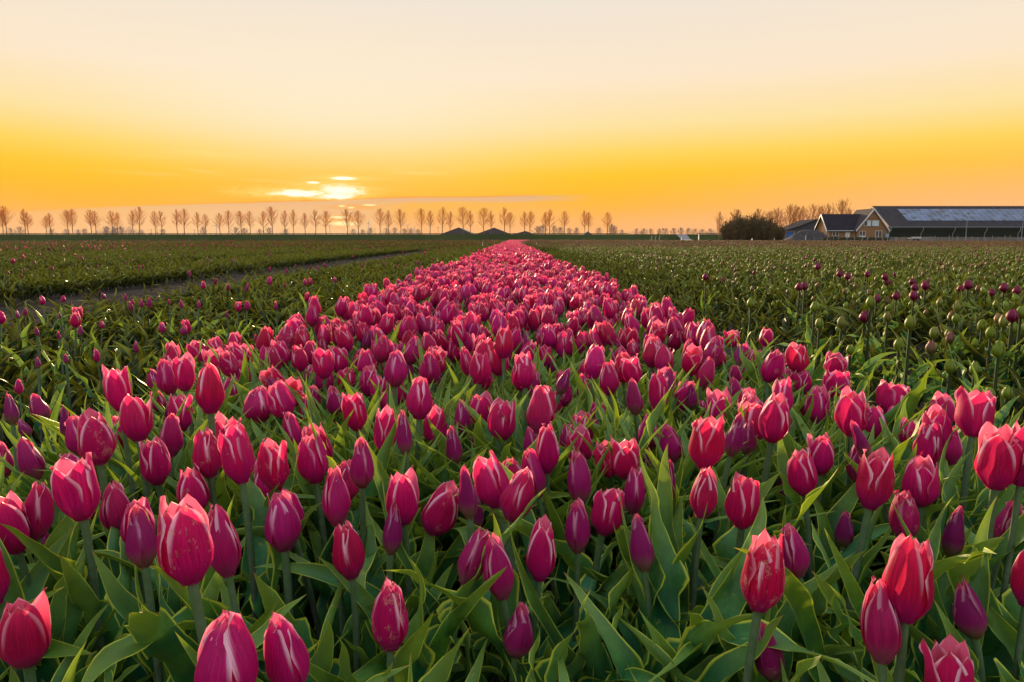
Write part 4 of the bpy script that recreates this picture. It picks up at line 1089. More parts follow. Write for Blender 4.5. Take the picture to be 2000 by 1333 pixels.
add(1763,838,905,34,'bud',0,.75,.1,.1); add(1770,815,870,34,'half',-5,0,.1,.3); add(1528,910,983,24,'bud',3,1,.2,.2)
# centre right
add(1375,806,912,72,'open',0,0,.4,.9,'big bright red open tulip right of centre with a pale torn petal',0)
add(1428,800,888,37,'bud',2,.75,.1,.1,'smooth purple bud right beside the big red open tulip')
add(1308,820,900,48,'closed',-8,.4,.05,.1); add(1263,802,878,42,'closed',-3,.3,.1,.1); add(1068,817,920,50,'closed',0,0,.2,.2,'pink closed tulip with folded left petal right of centre')
add(1035,830,900,30,'closed',-8,.6,.1,.1); add(1039,867,968,38,'closed',-14,.5,.1,.1,'lilac pink tulip leaning left at the centre'); add(1130,877,983,44,'closed',-3,.65,.1,.0,'pale lilac tall tulip right of the leaning one at the centre')
add(1108,820,883,36,'closed',-4,.45,.3,.4); add(1101,720,775,28,'closed',-2,.2,.3,.3); add(1139,724,785,28,'closed',-6,.3,.3,.2); add(1188,700,770,40,'closed',-4,.1,.3,.5)
add(1272,659,716,38,'closed',0,.05,.1,1,'deep red tulip standing tall above the others right of centre'); add(1213,676,724,36,'half',-4,0,.1,.5); add(1344,662,718,26,'closed',0,.3,.6,.7); add(1221,740,790,24,'bud',-5,.9,.1,.2)
add(1284,728,800,42,'open',0,0,.1,.5); add(1313,730,783,24,'closed',0,.6,.3,.3); add(1339,743,802,26,'half',0,.1,.3,.8); add(1383,730,765,24,'half',0,.1,.1,.1)
add(1365,780,812,24,'half',0,.1,.1,.1); add(1410,772,832,30,'half',0,0,.3,.4); add(1433,735,788,30,'closed',-3,.4,.6,.3); add(1434,712,752,30,'closed',0,.3,.1,.4); add(1406,681,715,26,'half',0,0,.1,1)
add(1147,700,742,36,'half',0,0,.1,.4); add(1163,815,877,36,'bud',0,.75,.1,.1); add(1240,905,1000,36,'closed',3,.35,.2,.2); add(1265,870,945,28,'bud',6,.8,.1,.1); add(1302,890,982,34,'bud',0,.7,.1,.1,'purple tulip with tiny split tips right of centre')
add(1168,780,815,34,'half',0,0,.1,.1); add(1075,630,672,36,'open',0,0,.1,.5); add(1488,912,965,22,'bud',0,.8,.8,.4); add(1472,816,880,28,'bud',-4,.9,.2,.3); add(1395,650,690,30,'half',0,0,.1,.3)
add(1455,668,704,26,'half',0,.1,.1,.4); add(1475,680,718,26,'half',2,0,.3,.3); add(1430,645,676,32,'open',0,0,.1,.5); add(1460,700,740,24,'closed',0,.2,.1,.4)
# centre left
add(980,775,857,58,'half',0,0,.1,.5,'pink open topped tulip just left of the centre line, overlapping a paler one'); add(508,750,824,60,'closed',3,.05,.4,.3,'smooth round magenta tulip standing free left of the centre bed')
add(575,798,880,36,'closed',-8,.2,.4,.3); add(600,768,832,30,'closed',-4,.3,.2,.2); add(617,840,940,62,'half',0,0,.5,.2,'pink tulip with white folded rims and beige foot left of centre'); add(698,760,838,50,'open',0,0,.2,.6,'open red tulip cup with white rims left of centre')
add(753,795,882,48,'open',2,0,.2,.4,'open tulip with jagged pale top beside the red cup'); add(757,762,805,52,'half',0,0,.1,.5); add(819,734,816,54,'closed',0,.05,.3,.3,'large smooth pink tulip with pale slit near the centre'); add(792,800,885,32,'bud',0,.7,.1,.1,'purple bud before the large smooth pink tulip')
add(710,848,948,50,'bud',3,.6,.1,.1,'large purple bud with narrow twin behind it, left of centre'); add(850,795,868,52,'open',-3,0,.1,.3,'open tulip with one petal flared left near the centre'); add(887,828,905,33,'bud',-5,.7,.1,.1); add(903,780,848,34,'closed',0,.5,.1,.0); add(930,833,900,28,'bud',-8,.8,.3,.2)
add(938,760,830,52,'half',0,0,.1,.4,'pale rimmed open tulip right before the centre line'); add(663,675,727,42,'open',0,0,.1,.4,'open tulip with white V shaped rims, left of centre'); add(636,710,765,38,'half',0,.1,.1,.1); add(678,717,762,38,'half',0,0,.1,.7); add(720,712,772,40,'half',-2,0,.1,.2); add(738,728,785,34,'half',0,0,.1,.3)
add(776,727,792,38,'half',-5,.1,.1,.5); add(657,752,810,34,'closed',0,.3,.1,.1); add(613,747,797,30,'closed',-3,.2,.1,.2); add(581,735,792,24,'bud',0,.6,.1,.1); add(603,765,822,28,'closed',-6,.4,.2,.2); add(605,660,712,34,'closed',0,.05,.1,.7); add(553,658,712,36,'half',-2,0,.1,.3)
add(524,671,724,32,'half',0,.1,.1,.1); add(699,688,732,26,'closed',0,.4,.1,.1); add(731,690,738,38,'open',0,0,.1,.5); add(937,650,704,34,'half',0,0,.1,.8); add(975,676,732,46,'open',0,0,.1,.8,'open bright red tulip with spread petals up the centre line'); add(912,675,735,28,'closed',-12,.2,.1,.3)
add(888,655,705,36,'half',0,0,.1,.5); add(795,655,697,22,'bud',0,.6,.1,.3); add(812,712,742,20,'bud',-5,.8,.1,.2); add(858,720,768,18,'bud',0,.9,.1,.2); add(966,737,778,22,'bud',-4,.8,.1,.3); add(659,790,847,20,'bud',2,.8,.1,.2); add(563,636,682,36,'half',-6,0,.1,.4); add(668,630,676,38,'half',0,0,.1,.6)
add(610,710,745,30,'half',0,0,.1,.4); add(790,640,680,30,'half',-6,.1,.1,.4); add(748,648,688,26,'half',0,0,.1,.5); add(705,640,676,24,'closed',0,.1,.1,.6)
# left
add(191,797,903,68,'half',-5,0,1,.4,'scarred magenta tulip with white streaks at the left bed edge'); add(270,762,858,62,'half',-3,0,.3,.6,'dark magenta tulip with white inner rims, left edge cluster'); add(332,802,890,46,'closed',-2,.15,.1,.3,'smooth plain magenta tulip at the right of the left cluster')
add(306,846,943,56,'half',-4,0,.5,.3,'pale notched magenta tulip below the left cluster'); add(232,808,882,36,'closed',-6,0,.1,.4); add(411,826,928,58,'closed',0,.05,.6,.7,'dark tulip with dusty beige smear, left of its bright twin'); add(468,824,940,64,'half',-5,0,.5,.4,'bright flared tulip touching its dark twin, left of centre'); add(380,904,1000,60,'half',-5,0,.6,.4,'pink tulip standing right behind the biggest bloom at left')
add(412,708,804,56,'closed',0,0,.2,.9,'tall dark red tulip rising above the left cluster'); add(362,690,761,46,'open',0,0,.1,.4,'open tulip with white V gap left of the tall dark red one'); add(232,712,800,50,'open',-6,0,.3,.3,'frilled pale rimmed tulip at the very left edge of the pink bed',2); add(313,758,802,28,'closed',-3,.1,.1,.5); add(354,760,840,46,'half',-3,0,.2,.3)
add(451,731,786,32,'half',-3,0,.1,.3); add(337,668,726,32,'half',0,.1,.1,.8); add(390,660,706,36,'half',-10,0,.1,.5); add(421,680,727,46,'open',-8,0,.1,.6); add(425,655,700,34,'half',-6,0,.1,.4); add(475,700,757,34,'half',0,.1,.4,.4); add(478,670,717,36,'half',0,0,.1,.3); add(460,648,686,28,'half',0,0,.1,.7); add(302,716,762,28,'closed',-10,.4,.1,.2)
add(79,765,820,34,'bud',-14,.6,.3,.5,'plum bud leaning left before the soil patch at left'); add(23,765,828,26,'bud',-5,.9,.4,.3); add(137,787,858,24,'bud',3,1,.4,.3,'thin grey plum bud left of the scarred tulip'); add(62,850,935,44,'closed',-15,.6,.2,.1,'purple pink tulip leaning left at the left side'); add(12,855,928,34,'closed',0,.3,.2,.4); add(50,812,852,22,'bud',-20,.8,.2,.2); add(38,738,768,16,'closed',0,.2,.1,.2)
add(190,678,706,12,'closed',0,.2,.1,.2); add(268,664,689,11,'bud',0,.5,.1,.2); add(250,960,1010,26,'bud',-4,1,.4,.6); add(514,930,985,26,'bud',-15,1,.2,.3); add(245,745,790,30,'half',-8,0,.1,.4)
add(1495,640,676,28,'half',0,0,.1,.3); add(1085,760,808,26,'closed',-4,.2,.3,.5); add(840,690,722,26,'half',0,0,.1,.4)

NOM = {'bud': .056, 'closed': .062, 'half': .063, 'open': .060}
placed = []   # (px, py, w)
tulips = []
def shade(plum, scar, red): return (red, scar, plum, 1)
def put(px, y0, y1, wd, kd, tilt, plum, scar, red, var, rng):
    hpx = y1-y0
    depth = NOM[kd]*F/hpx*cos(radians(tilt))*{1372: .88, 1718: .92}.get(px, 1)
    foot = at_depth(px - sin(radians(tilt))*hpx*.5, y1, depth)
    zlo, zhi = (.17, .345) if kd == 'bud' else (.215, .36)
    if foot.z < zlo or foot.z > zhi:
        zt = min(max(foot.z, zlo), zhi); g = ground_at(px, y1, zt)
        depth = depth*((HC-zt)/(HC-foot.z)) if HC-foot.z > .01 else depth
        foot = at_depth(px - sin(radians(tilt))*hpx*.5, y1, depth)
    realh = hpx*depth/F*1.02; realw = wd*depth/F
    tj = tilt + rng.gauss(0, 3)
    ax = Vector((sin(radians(tj)), rng.uniform(-.16, .10), cos(radians(tj)))).normalized()
    sxy = realw/HEAD_W[kd]; sz = realh/NOM[kd]
    sxy = min(max(sxy, .72*sz), 1.4*sz)
    o = build_tulip(kd, foot, ax, sxy, sz, shade(plum, scar, red), rng, 3 if foot.y < 1.6 else 2, var)
    placed.append((px, (y0+y1)/2, wd, hpx)); return o, foot
LOOK = {'bud': 'closed bud', 'closed': 'closed tulip', 'half': 'half open tulip', 'open': 'open tulip'}
def hue_word(plum, red): return 'plum' if plum > .65 else ('lilac pink' if plum > .35 else ('deep red' if red > .75 else ('bright pink' if red < .25 else 'magenta')))
notes = []
def place_words(px, py, ref=None):
    best = None
    for (nx, ny, short) in notes:
        d = (nx-px)**2 + ((ny-py)*1.3)**2
        if best is None or d < best[0]: best = (d, nx, ny, short)
    return best
seen_labels = set()
def unique(lab, px, py):
    if lab not in seen_labels: seen_labels.add(lab); return lab
    lab2 = lab
    k = 0
    while lab2 in seen_labels:
        k += 1; lab2 = ' '.join((f'{["slightly lower", "slimmer", "paler", "farther"][k % 4]} '+lab2).split()[:16])
        if k > 8: break
    seen_labels.add(lab2); return lab2
GROUP_P = 'pink tulips of the middle bed'
for i, (px, y0, y1, wd, kd, tilt, plum, scar, red, note, var) in enumerate(T):
    rng = random.Random(1000+i)
    o, foot = put(px, y0, y1, wd, kd, tilt, plum, scar, red, var, rng)
    size = 'small ' if wd < 30 else ''
    lean = ' leaning left' if tilt < -9 else (' leaning right' if tilt > 9 else '')
    lab = note or f'{size}{hue_word(plum, red)} {LOOK[kd]}{lean} {spot(px, (y0+y1)/2)}'
    lab = unique(' '.join(lab.split()[:16]), px, y0)
    tag(o, lab, 'tulip', GROUP_P); tulips.append((foot.x, foot.y))

# more blooms of the middle bed, drawn at random where the photograph shows the dense carpet
RA = random.Random(77)
BED_L, BED_R = -.60, .50
def bed_edge(y):
    return BED_L - .02*noise.noise(Vector((y*2, 0, 0))), BED_R + .03*noise.noise(Vector((y*2, 9, 0)))
cell = {}
def near(x, y, r):
    ci, cj = int(x//.08), int(y//.08)
    for a in range(-2, 3):
        for b in range(-2, 3):
            for (u, v) in cell.get((ci+a, cj+b), ()):
                if (u-x)**2+(v-y)**2 < r*r: return True
    return False
def reg(x, y): cell.setdefault((int(x//.08), int(y//.08)), []).append((x, y))
for x, y in tulips: reg(x, y)
carpet = []
for _ in range(50000):
    y = RA.uniform(.62, 6.0); l, r = bed_edge(y); x = RA.uniform(l, r)
    rr = .045
    if near(x, y, rr): continue
    # a little clumpy, thinner along the bed axis
    if noise.noise(Vector((x*3.2, y*2.4, 3))) < -.30: continue
    z = RA.gauss(.268, .016); px, py, dz = project((x, y, z+.03))
    hw = .04*F/dz
    if dz < 1.6:
        if any(abs(px-q[0]) < (hw+q[2])*.31 and abs(py-q[1]) < (hw*1.5+q[3])*.30 for q in placed): continue
    if py > 735:
        if py > 930 or RA.random() < .12: continue
        z -= RA.uniform(.02, .06)
    reg(x, y); carpet.append((x, y, z))
carpet.sort(key=lambda p: p[1])
N_IND = max(0, 236 - len(T)); print('hand', len(T))
kinds_w = ['half']*5 + ['open']*3 + ['closed']*3 + ['bud']*2
auto_first = carpet[:N_IND]
for i, (x, y, z) in enumerate(auto_first):
    rng = random.Random(5000+i); kd = rng.choice(kinds_w)
    tilt = rng.gauss(-1, 9); plum = {'bud': .8, 'closed': .25}.get(kd, 0)*rng.uniform(.6, 1.2); scar = rng.random()**2*.7; red = rng.random()
    if kd == 'bud': z -= .03
    ax = Vector((sin(radians(tilt)), rng.gauss(-.03, .08), 1)).normalized(); s_ = rng.uniform(.82, 1.08)
    o = build_tulip(kd, Vector((x, y, z)), ax, s_*rng.uniform(.92, 1.08), s_, shade(plum, scar, red), rng, 2)
    px, py, dz = project((x, y, z+.03))
    lab = f'{hue_word(plum, red)} {LOOK[kd]} in the carpet, {spot(px, py)}'
    tag(o, unique(' '.join(lab.split()[:16]), px, py), 'tulip', GROUP_P)

# leafy plants without bloom filling the near bed
clump_pts = []
for _ in range(9000):
    y = .30 + 1.5*RA.random()**1.15; x = RA.uniform(max(-.78, -y*.85-.1), min(.78, y*.85+.1))
    if near(x, y, .036 if y < .9 else .045): continue
    reg(x, y); clump_pts.append((x, y))
    if len(clump_pts) > 285: break
clump_pts.sort(key=lambda p: p[1])
for i, (x, y) in enumerate(clump_pts):
    rng = random.Random(9000+i); root = link('leafy_plant', None); root.location = (x, y, 0); a = rng.uniform(0, 6.28)
    for j in range(3 if rng.random() < .6 else 2):
        o = link('leaf', rng.choice(leaf_meshes), root); o.rotation_euler = (0, 0, a); a += 2.1+rng.uniform(-.5, .5)
        s_ = rng.uniform(.74, .98)*(1 if y > .55 else .80); o.scale = (s_, s_, s_); o.location = (rng.uniform(-.01, .01), rng.uniform(-.01, .01), 0)
    px, py, dz = project((x, y, .2))
    tag(root, unique(f'leaf rosette without bloom, {spot(px, py)}', px, py), 'tulip plant', 'leafy plants without bloom in the middle bed')

# ------------------------------------------------------------------ the planted masses
GNI = [0]
def scatter(name, pts, rots, scales, idx, sources, label, cat):
    """one object of kind stuff; its points carry whole plants"""
    coll = bpy.data.collections.new('sources_'+name)
    for j, me in enumerate(sources):
        o = bpy.data.objects.new('plant_source_%02d' % j, me); coll.objects.link(o)
    me = bpy.data.meshes.new(name); me.from_pydata(pts, [], [])
    a = me.attributes.new('rot', 'FLOAT_VECTOR', 'POINT'); a.data.foreach_set('vector', np.array(rots, dtype=np.float32).ravel())
    a = me.attributes.new('scl', 'FLOAT', 'POINT'); a.data.foreach_set('value', np.array(scales, dtype=np.float32))
    a = me.attributes.new('idx', 'INT', 'POINT'); a.data.foreach_set('value', np.array(idx, dtype=np.int32))
    ob = link(name, me)
    ng = bpy.data.node_groups.new('scatter_'+name, 'GeometryNodeTree')
    ng.interface.new_socket('Geometry', in_out='INPUT', socket_type='NodeSocketGeometry')
    ng.interface.new_socket('Geometry', in_out='OUTPUT', socket_type='NodeSocketGeometry')
    N = ng.nodes; L = ng.links
    gi, go = N.new('NodeGroupInput'), N.new('NodeGroupOutput')
    m2p = N.new('GeometryNodeMeshToPoints'); L.new(gi.outputs[0], m2p.inputs[0])
    ci = N.new('GeometryNodeCollectionInfo'); ci.inputs[0].default_value = coll; ci.inputs['Separate Children'].default_value = True; ci.inputs['Reset Children'].default_value = True
    ip = N.new('GeometryNodeInstanceOnPoints'); L.new(m2p.outputs[0], ip.inputs['Points']); L.new(ci.outputs[0], ip.inputs['Instance']); ip.inputs['Pick Instance'].default_value = True
    def na(nm, dt):
        n = N.new('GeometryNodeInputNamedAttribute'); n.data_type = dt; n.inputs[0].default_value = nm; return n.outputs['Attribute']
    L.new(na('idx', 'INT'), ip.inputs['Instance Index'])
    e2r = N.new('FunctionNodeEulerToRotation'); L.new(na('rot', 'FLOAT_VECTOR'), e2r.inputs[0]); L.new(e2r.outputs[0], ip.inputs['Rotation'])
    L.new(na('scl', 'FLOAT'), ip.inputs['Scale'])
    L.new(ip.outputs[0], go.inputs[0])
    md = ob.modifiers.new('scatter', 'NODES'); md.node_group = ng
    tag(ob, label, cat, None, 'stuff'); return ob

def plant_mesh(name, kind, rng, nleaf=3, lod=0, h=.28, leafL=(.2, .28), leafmat=None, tone=None):
    """a whole plant in one mesh, for the masses. slots: leaf, petal, stem"""
    mb = MB(); a = rng.uniform(0, 6.28)
    for j in range(nleaf):
        leaf(mb, rng.uniform(*leafL), rng.uniform(.028, .048), rng.choice([.4, .7, 1.0, 1.5]), rng, 2 if lod else 4, 5 if lod else 10, rng.uniform(.3, .8), rng.uniform(.6, 1.6), rng.uniform(-.7, .7), rng.uniform(.1, .6), mi=0, k=rng.random(), rot=a)
        a += 2.2+rng.uniform(-.5, .5)
    if kind:
        tl = MB(); top_ = Vector((rng.gauss(0, .015), rng.gauss(0, .015), h))
        mb.tube([(0, 0, 0), top_*.5+Vector((rng.gauss(0, .006), 0, 0)), top_], [.0035]*3, 4 if lod else 5, mi=2)
        hb = MB()
        if kind == 'egg':
            for j in range(5): petal(hb, .043*rng.uniform(.9, 1.1), .0128, j*2*pi/5, j % 2, .14, rng, 2 if lod else 4, 4 if lod else 6, wide=1.05, peak=.45, k=tone)
        else:
            H, Rm, opn, fl = KINDS[kind]; a0 = rng.uniform(0, 6.28)
            for j in range(6):
                if lod and j % 2: continue
                petal(hb, H, Rm*(1.0 if not lod else 1.05), a0+j*pi/3, j % 2, opn+rng.uniform(-.12, .12), rng, 3 if lod else 5, 4 if lod else 7, wide=1.06 if not lod else 1.5, k=(.85 if kind == 'bud' else (.25 if kind == 'closed' else 0)))
        tl_ax = Vector((rng.gauss(-.02, .2), rng.gauss(0, .16), 1)).normalized(); q = tl_ax.to_track_quat('Z', 'Y').to_matrix()
        mb.add([q @ Vector(v) + top_ for v in hb.v], hb.f, hb.a, 1)
    return mb.mesh(name, [leafmat or M_LEAF_S, M_BUD if kind == 'egg' else M_PETAL_S, M_STEM_F if leafmat else M_STEM], True)

rs_ = random.Random(31)
pink_src = [plant_mesh('pink_plant', k, rs_, 3, 0, h_, (.24, .34)) for k, h_ in (('half', .27), ('half', .255), ('open', .27), ('closed', .265), ('half', .28), ('open', .26), ('closed', .25), ('bud', .235), ('half', .262), ('open', .25), ('closed', .275), ('half', .24), ('bud', .22), ('half', .27))]
pink_far = [plant_mesh('pink_plant_far', k, rs_, 2, 1, .265, (.22, .30)) for k in ('half', 'open', 'closed', 'half', 'open')]
leaf_src = [plant_mesh('leaf_plant', None, rs_, 3, 0, .28, (.25, .35)) for _ in range(8)]
def rot_z(rng, t=.08): return (rng.gauss(0, t), rng.gauss(0, t), rng.uniform(0, 6.28))
# carpet beyond the individuals
rest = carpet[N_IND:]
ymax_ind = auto_first[-1][1]
pts, rots, scs, ids = [], [], [], []
for x, y, z in rest:
    pts.append((x, y, 0)); rots.append(rot_z(rs_)); scs.append(rs_.uniform(.9, 1.06)); ids.append(rs_.randrange(14))
scatter('tulip_carpet', pts, rots, scs, ids, pink_src, 'carpet of pink tulips running up the middle bed towards the horizon', 'tulips')
pts, rots, scs, ids = [], [], [], []
y = 6.0
while y < 160:
    dens = 88 if y < 14 else (66 if y < 30 else (42 if y < 70 else 25))
    dy = .25 if y < 30 else 1.0
    l, r = bed_edge(y)
    r2 = r + (max(0, (y-55))*.035 if y > 55 else 0)
    for _ in range(int(dens*(r2-l)*dy)):
        x = rs_.uniform(l, r2)
        if y < 40 and noise.noise(Vector((x*3.2, y*1.6, 3))) < -.18 and rs_.random() < .7: continue
        pts.append((x, y+rs_.random()*dy, 0)); rots.append(rot_z(rs_)); scs.append(rs_.uniform(.9, 1.06)); ids.append(rs_.randrange(5))
    y += dy
scatter('far_tulip_carpet', pts, rots, scs, ids, pink_far, 'far end of the pink tulip bed narrowing to the horizon', 'tulips')
# leaves of the middle bed
pts, rots, scs, ids = [], [], [], []
for _ in range(9000):
    y = .9 + 16*rs_.random()**1.5; l, r = bed_edge(y); x = rs_.uniform(l-.03, r+.03)
    pts.append((x, y, 0)); rots.append(rot_z(rs_)); scs.append(rs_.uniform(.75, 1.0)); ids.append(rs_.randrange(8))
scatter('tulip_foliage', pts, rots, scs, ids, leaf_src, 'grey green tulip leaves filling the pink middle bed', 'foliage')

# right-hand field: short stems, round buds, green near, blushing and purple farther off
def field_src(lod, rng, kinds, lm): return [plant_mesh('field_plant', 'egg' if t_ is not None else None, rng, 3, lod, h_, (.22, .31), lm, t_) for t_, h_ in kinds]
RR = random.Random(41)
right_near = field_src(0, RR, [(None, 0), (None, 0), (0, .19), (0, .21), (.3, .21), (.4, .22), (.9, .235), (0, .17)], M_LEAF_N)
right_far = field_src(1, RR, [(None, 0), (0, .19), (.35, .21), (.5, .22), (.95, .235), (.4, .21), (.9, .225), (None, 0)], M_LEAF_F)
pts, rots, scs, ids = [], [], [], []
RIGHT = 1.04
y = .6
while y < 26:
    dy = .2; dens = 125 if y < 8 else 75
    xr = y*.85 + 1.0
    for _ in range(int(dens*(max(xr, RIGHT+.3)-RIGHT)*dy)):
        x = rs_.uniform(RIGHT, max(xr, RIGHT+.3)); yy = y+rs_.random()*dy
        e = min(1, (x-RIGHT)/.75); q = min(1, yy/9)
        u = rs_.random()
        if u < .74 - .12*q: i_ = rs_.choice([0, 1])
        elif u < .74+.22*(1-q): i_ = rs_.choice([2, 3, 7, 2, 4])
        else: i_ = rs_.choice([4, 5, 4, 5, 3, 5, 3, 4, 6 if (yy > 3 and rs_.random() < .5) else 5])
        if e < .6 and rs_.random() < .9: i_ = rs_.choice([0, 1])
        pts.append((x, yy, 0)); rots.append(rot_z(rs_, .14)); scs.append(rs_.uniform(.75, 1.1)*(.5+.52*e)); ids.append(i_)
    y += dy
scatter('right_tulip_field', pts, rots, scs, ids, right_near, 'right field of low tulips with round green and reddish buds', 'tulip field')
pts, rots, scs, ids = [], [], [], []
y = 24.0
while y < 160:
    dy = 1.0 if y < 60 else 2.0; dens = 30 if y < 40 else (14 if y < 70 else 6)
    xr = y*.85+2 if y < 66 else max(3.0, 62-(y-66)*.62)
    for _ in range(int(dens*(xr-RIGHT)*dy)):
        x = rs_.uniform(RIGHT + max(0, y-55)*.035*(y > 55), xr); pts.append((x, y+rs_.random()*dy, 0)); rots.append(rot_z(rs_, .12)); scs.append(rs_.uniform(.85, 1.15)*(1 if y < 60 else 1.25)); ids.append(rs_.choice([0, 7, 2, 3, 5, 0, 7, 0 if y < 34 else 6, 7 if y < 50 else 3, 6 if rs_.random() < .5 else 2, 4 if rs_.random() < .8 else 0]))
    y += dy
scatter('far_right_tulip_field', pts, rots, scs, ids, right_far, 'reddish brown far part of the right tulip field', 'tulip field')

# left-hand beds with soil lanes between
RL = random.Random(51)
left_near = [plant_mesh('left_plant', k, RL, 3, 0, h_, (.18, .26), M_LEAF_N) for k, h_ in ((None, 0), (None, 0), (None, 0), ('bud', .20), ('bud', .23), ('closed', .26), (None, 0))]
M_DUSK = plain('dusky bud', (.10, .015, .022, 1), .7, .1)
left_far = [plant_mesh('left_plant_far', k, RL, 3, 1, h_, (.17, .24), M_LEAF_F) for k, h_ in ((None, 0), (None, 0), ('bud', .21), ('bud', .23), ('closed', .26), (None, 0))]
for me_ in left_far[2:4]: me_.materials[1] = M_DUSK
beds = [(-2.6, -1.05, 0)] + [(-6.2, -4.1, 0)] + [(-8.6, -6.85, 0), (-11.6, -8.85, 0)]
pts, rots, scs, ids = [], [], [], []
y = .6
while y < 24:
    dy = .2
    for (a, b, _) in beds:
        lo = max(a, -(y*.82+1.0))
        if lo >= b: continue
        dens = 105 if y < 9 else 70
        for _ in range(int(dens*(b-lo)*dy)):
            x = rs_.uniform(lo, b)+.07*noise.noise(Vector((0, y*1.5, b))); u = rs_.random()
            i_ = rs_.choice([0, 1, 2, 6]) if u < .98 else (rs_.choice([3, 4]) if u < .998 else 5)
            pts.append((x, y+rs_.random()*dy, 0)); rots.append(rot_z(rs_, .16)); scs.append(rs_.uniform(.7, 1.05)); ids.append(i_)
    y += dy
for _ in range(70):
    yy = rs_.uniform(2.5, 12); pts.append((rs_.uniform(-4.1, -2.9), yy, 0)); rots.append(rot_z(rs_, .3)); scs.append(rs_.uniform(.35, .8)); ids.append(rs_.choice([0, 1, 2, 6]))
scatter('left_tulip_beds', pts, rots, scs, ids, left_near, 'leafy beds of mostly unopened tulips left of the pink bed', 'tulip field')
pts, rots, scs, ids = [], [], [], []
y = 8.0
while y < 158:
    dy = .5 if y < 24 else (1.0 if y < 60 else 2.0)
    xl = -(y*.82+1.5)
    if y > 82: xl = -(66-(y-82)*.78)
    if xl > -2.5: break
    dens = 55 if y < 24 else (30 if y < 40 else (14 if y < 70 else 6))
    def inbed(x):
        if x > -11.6 and y < 24: return False
        if y > 13 and (-3.2 < x < -1 or -4.3 < x < -3.8): return True
        for (a, b, _) in beds:
            if a <= x <= b: return True
        if x < -11.6: return ((-x-11.6) % 1.9) > .22 or y > 40
        return y > 60
    for _ in range(int(dens*(-1.05-xl)*dy)):
        x = rs_.uniform(xl, -1.05)
        if inbed(x):
            pts.append((x, y+rs_.random()*dy, 0)); rots.append(rot_z(rs_, .12)); scs.append(rs_.uniform(.8, 1.1)*(1 if y < 60 else 1.25)); ids.append(rs_.choice([2, 3, 2, 3, 4]) if rs_.random() < (.02 if y < 14 else .10) else rs_.choice([0, 1, 5]))
    y += dy
scatter('far_left_tulip_beds', pts, rots, scs, ids, left_far, 'far green brown tulip beds left of the pink bed', 'tulip field')

# single conspicuous blooms in the fields on either side
def small(px, py, hpx, side, kd, plum, red, lab, zr=(.22, .30)):
    rng = random.Random(int(px*7+py)); z = zr[0]+(zr[1]-zr[0])*.6
    nominal = .040 if kd == 'egg' else .055
    depth = nominal*F/hpx
    p = at_depth(px, py+hpx/2, depth)
    if p.z < zr[0] or p.z > zr[1]+.05:
        zt = min(max(p.z, zr[0]), zr[1]+.05); depth *= (HC-zt)/max(.02, HC-p.z); p = at_depth(px, py+hpx/2, depth)
    s_ = hpx*depth/F/nominal; s_ = min(s_, 1.5)
    if kd != 'egg':
        o = build_tulip(kd, p, Vector((rng.gauss(0, .08), rng.gauss(0, .05), 1)).normalized(), s_, s_, shade(plum, .2, red), rng, 2)
        g = 'single pink blooms standing out in the left beds'
    else:
        o = link('tulip', None); o.location = (p.x, p.y, 0); mb = MB(); mb.tube([(0, 0, 0), (0, 0, p.z)], [.0045, .004], 6); mb.obj('stem', M_STEM_F, o, True)
        for j in range(6):
            mb = MB(); petal(mb, .044*s_, (.0185 if plum > .6 else .0145)*s_, j*pi/3, j % 2, .3, rng, 5, 7, wide=1.0, peak=.42, k=plum); q = mb.obj('petal', M_BUD, o, True); q.location = (0, 0, p.z-.002)
        for j in range(3):
            q = link('leaf', rng.choice(leaf_meshes), o); q.rotation_euler = (0, 0, rng.uniform(0, 6.28)); q.scale = (.68,)*3
        g = 'round double tulips standing out in the right field'
    tag(o, lab, 'tulip', g)
def deeplab(col_, px, py, side): return unique(f'{col_} in {side} field, {spot(px, py)}', px, py)
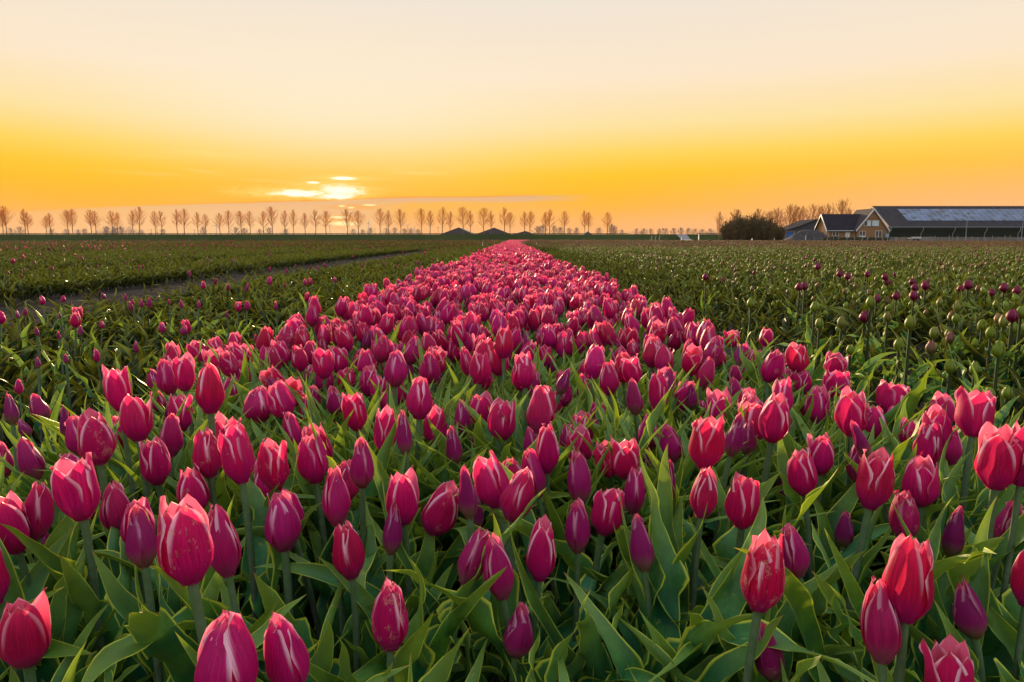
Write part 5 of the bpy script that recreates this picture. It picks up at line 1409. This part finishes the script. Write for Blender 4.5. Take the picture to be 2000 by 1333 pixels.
for px, py, hpx in ((1597,521,13),(1561,560,15),(1571,559,15),(1640,535,13),(1655,540,13),(1694,536,12),(1728,541,13),(1733,552,12),(1781,550,12),(1786,561,14),(1807,558,17),(1784,578,18),(1750,578,16),(1890,557,18),(1876,564,14),(1936,572,14),(1960,562,17),(1985,568,16),(1688,618,22),(1976,617,24),(1711,584,16),(1790,580,12),(1378,541,13)):
    small(px, py, hpx, 'r', 'egg', 1.0, 0, deeplab('round deep purple red tulip', px, py, 'right'), (.17, .215))
for px, py, hpx, t_ in ((1700,590,24,0.02),(1777,630,28,.25),(1733,619,20,.35),(1824,650,24,.3),(1817,678,26,.45),(1755,673,26,.02),(1866,622,19,.02),(1855,660,22,.5),(1917,635,22,.02),(1934,650,24,.02),(1949,683,32,.2),(1993,610,24,.2),(1903,719,26,.02),(1855,715,28,.02),(1932,769,26,.02),(1966,766,26,.02),(1660,683,20,.02),(1978,640,22,.02),(1643,630,22,.3),(1600,632,22,.25),(1590,600,20,.1),(1466,592,20,.1)):
    small(px, py, hpx, 'r', 'egg', t_, 0, deeplab('round green bud' if t_ < .15 else 'round blushing pink green bud', px, py, 'right'), (.16, .24))
for px, py, hpx, kd, plum, red in ((84,587,16,'closed',0,.4),(148,625,28,'half',0,.7),(153,612,24,'open',0,.8),(124,584,13,'closed',.4,.3),(397,558,14,'closed',.2,.3),(366,638,24,'half',0,.5),(358,645,20,'closed',.6,.3),(318,640,20,'closed',.4,.2),(465,599,18,'half',0,.4),(483,597,18,'closed',.4,.2),(118,616,12,'bud',.8,.3),(35,614,16,'bud',.7,.3),(73,647,18,'bud',.7,.3),(199,634,14,'closed',.3,.3),(116,655,16,'bud',.9,.5),(277,592,17,'bud',.5,.3),(355,594,17,'bud',.5,.2),(331,590,12,'bud',.8,.3),(261,590,12,'bud',.6,.4),(388,595,16,'bud',.6,.5),(444,614,14,'bud',.9,.4),(600,580,15,'half',0,.8),(607,550,13,'closed',.2,.6),(540,597,18,'bud',.6,.3),(596,552,12,'closed',.4,.4),(75,708,22,'bud',.9,.3),(130,700,20,'bud',.8,.3),(2,620,24,'closed',0,.3),(500,660,16,'bud',.7,.5)):
    small(px, py, hpx, 'l', kd, plum, red, deeplab(f'{hue_word(plum, red)} {LOOK[kd]}', px, py, 'left'))
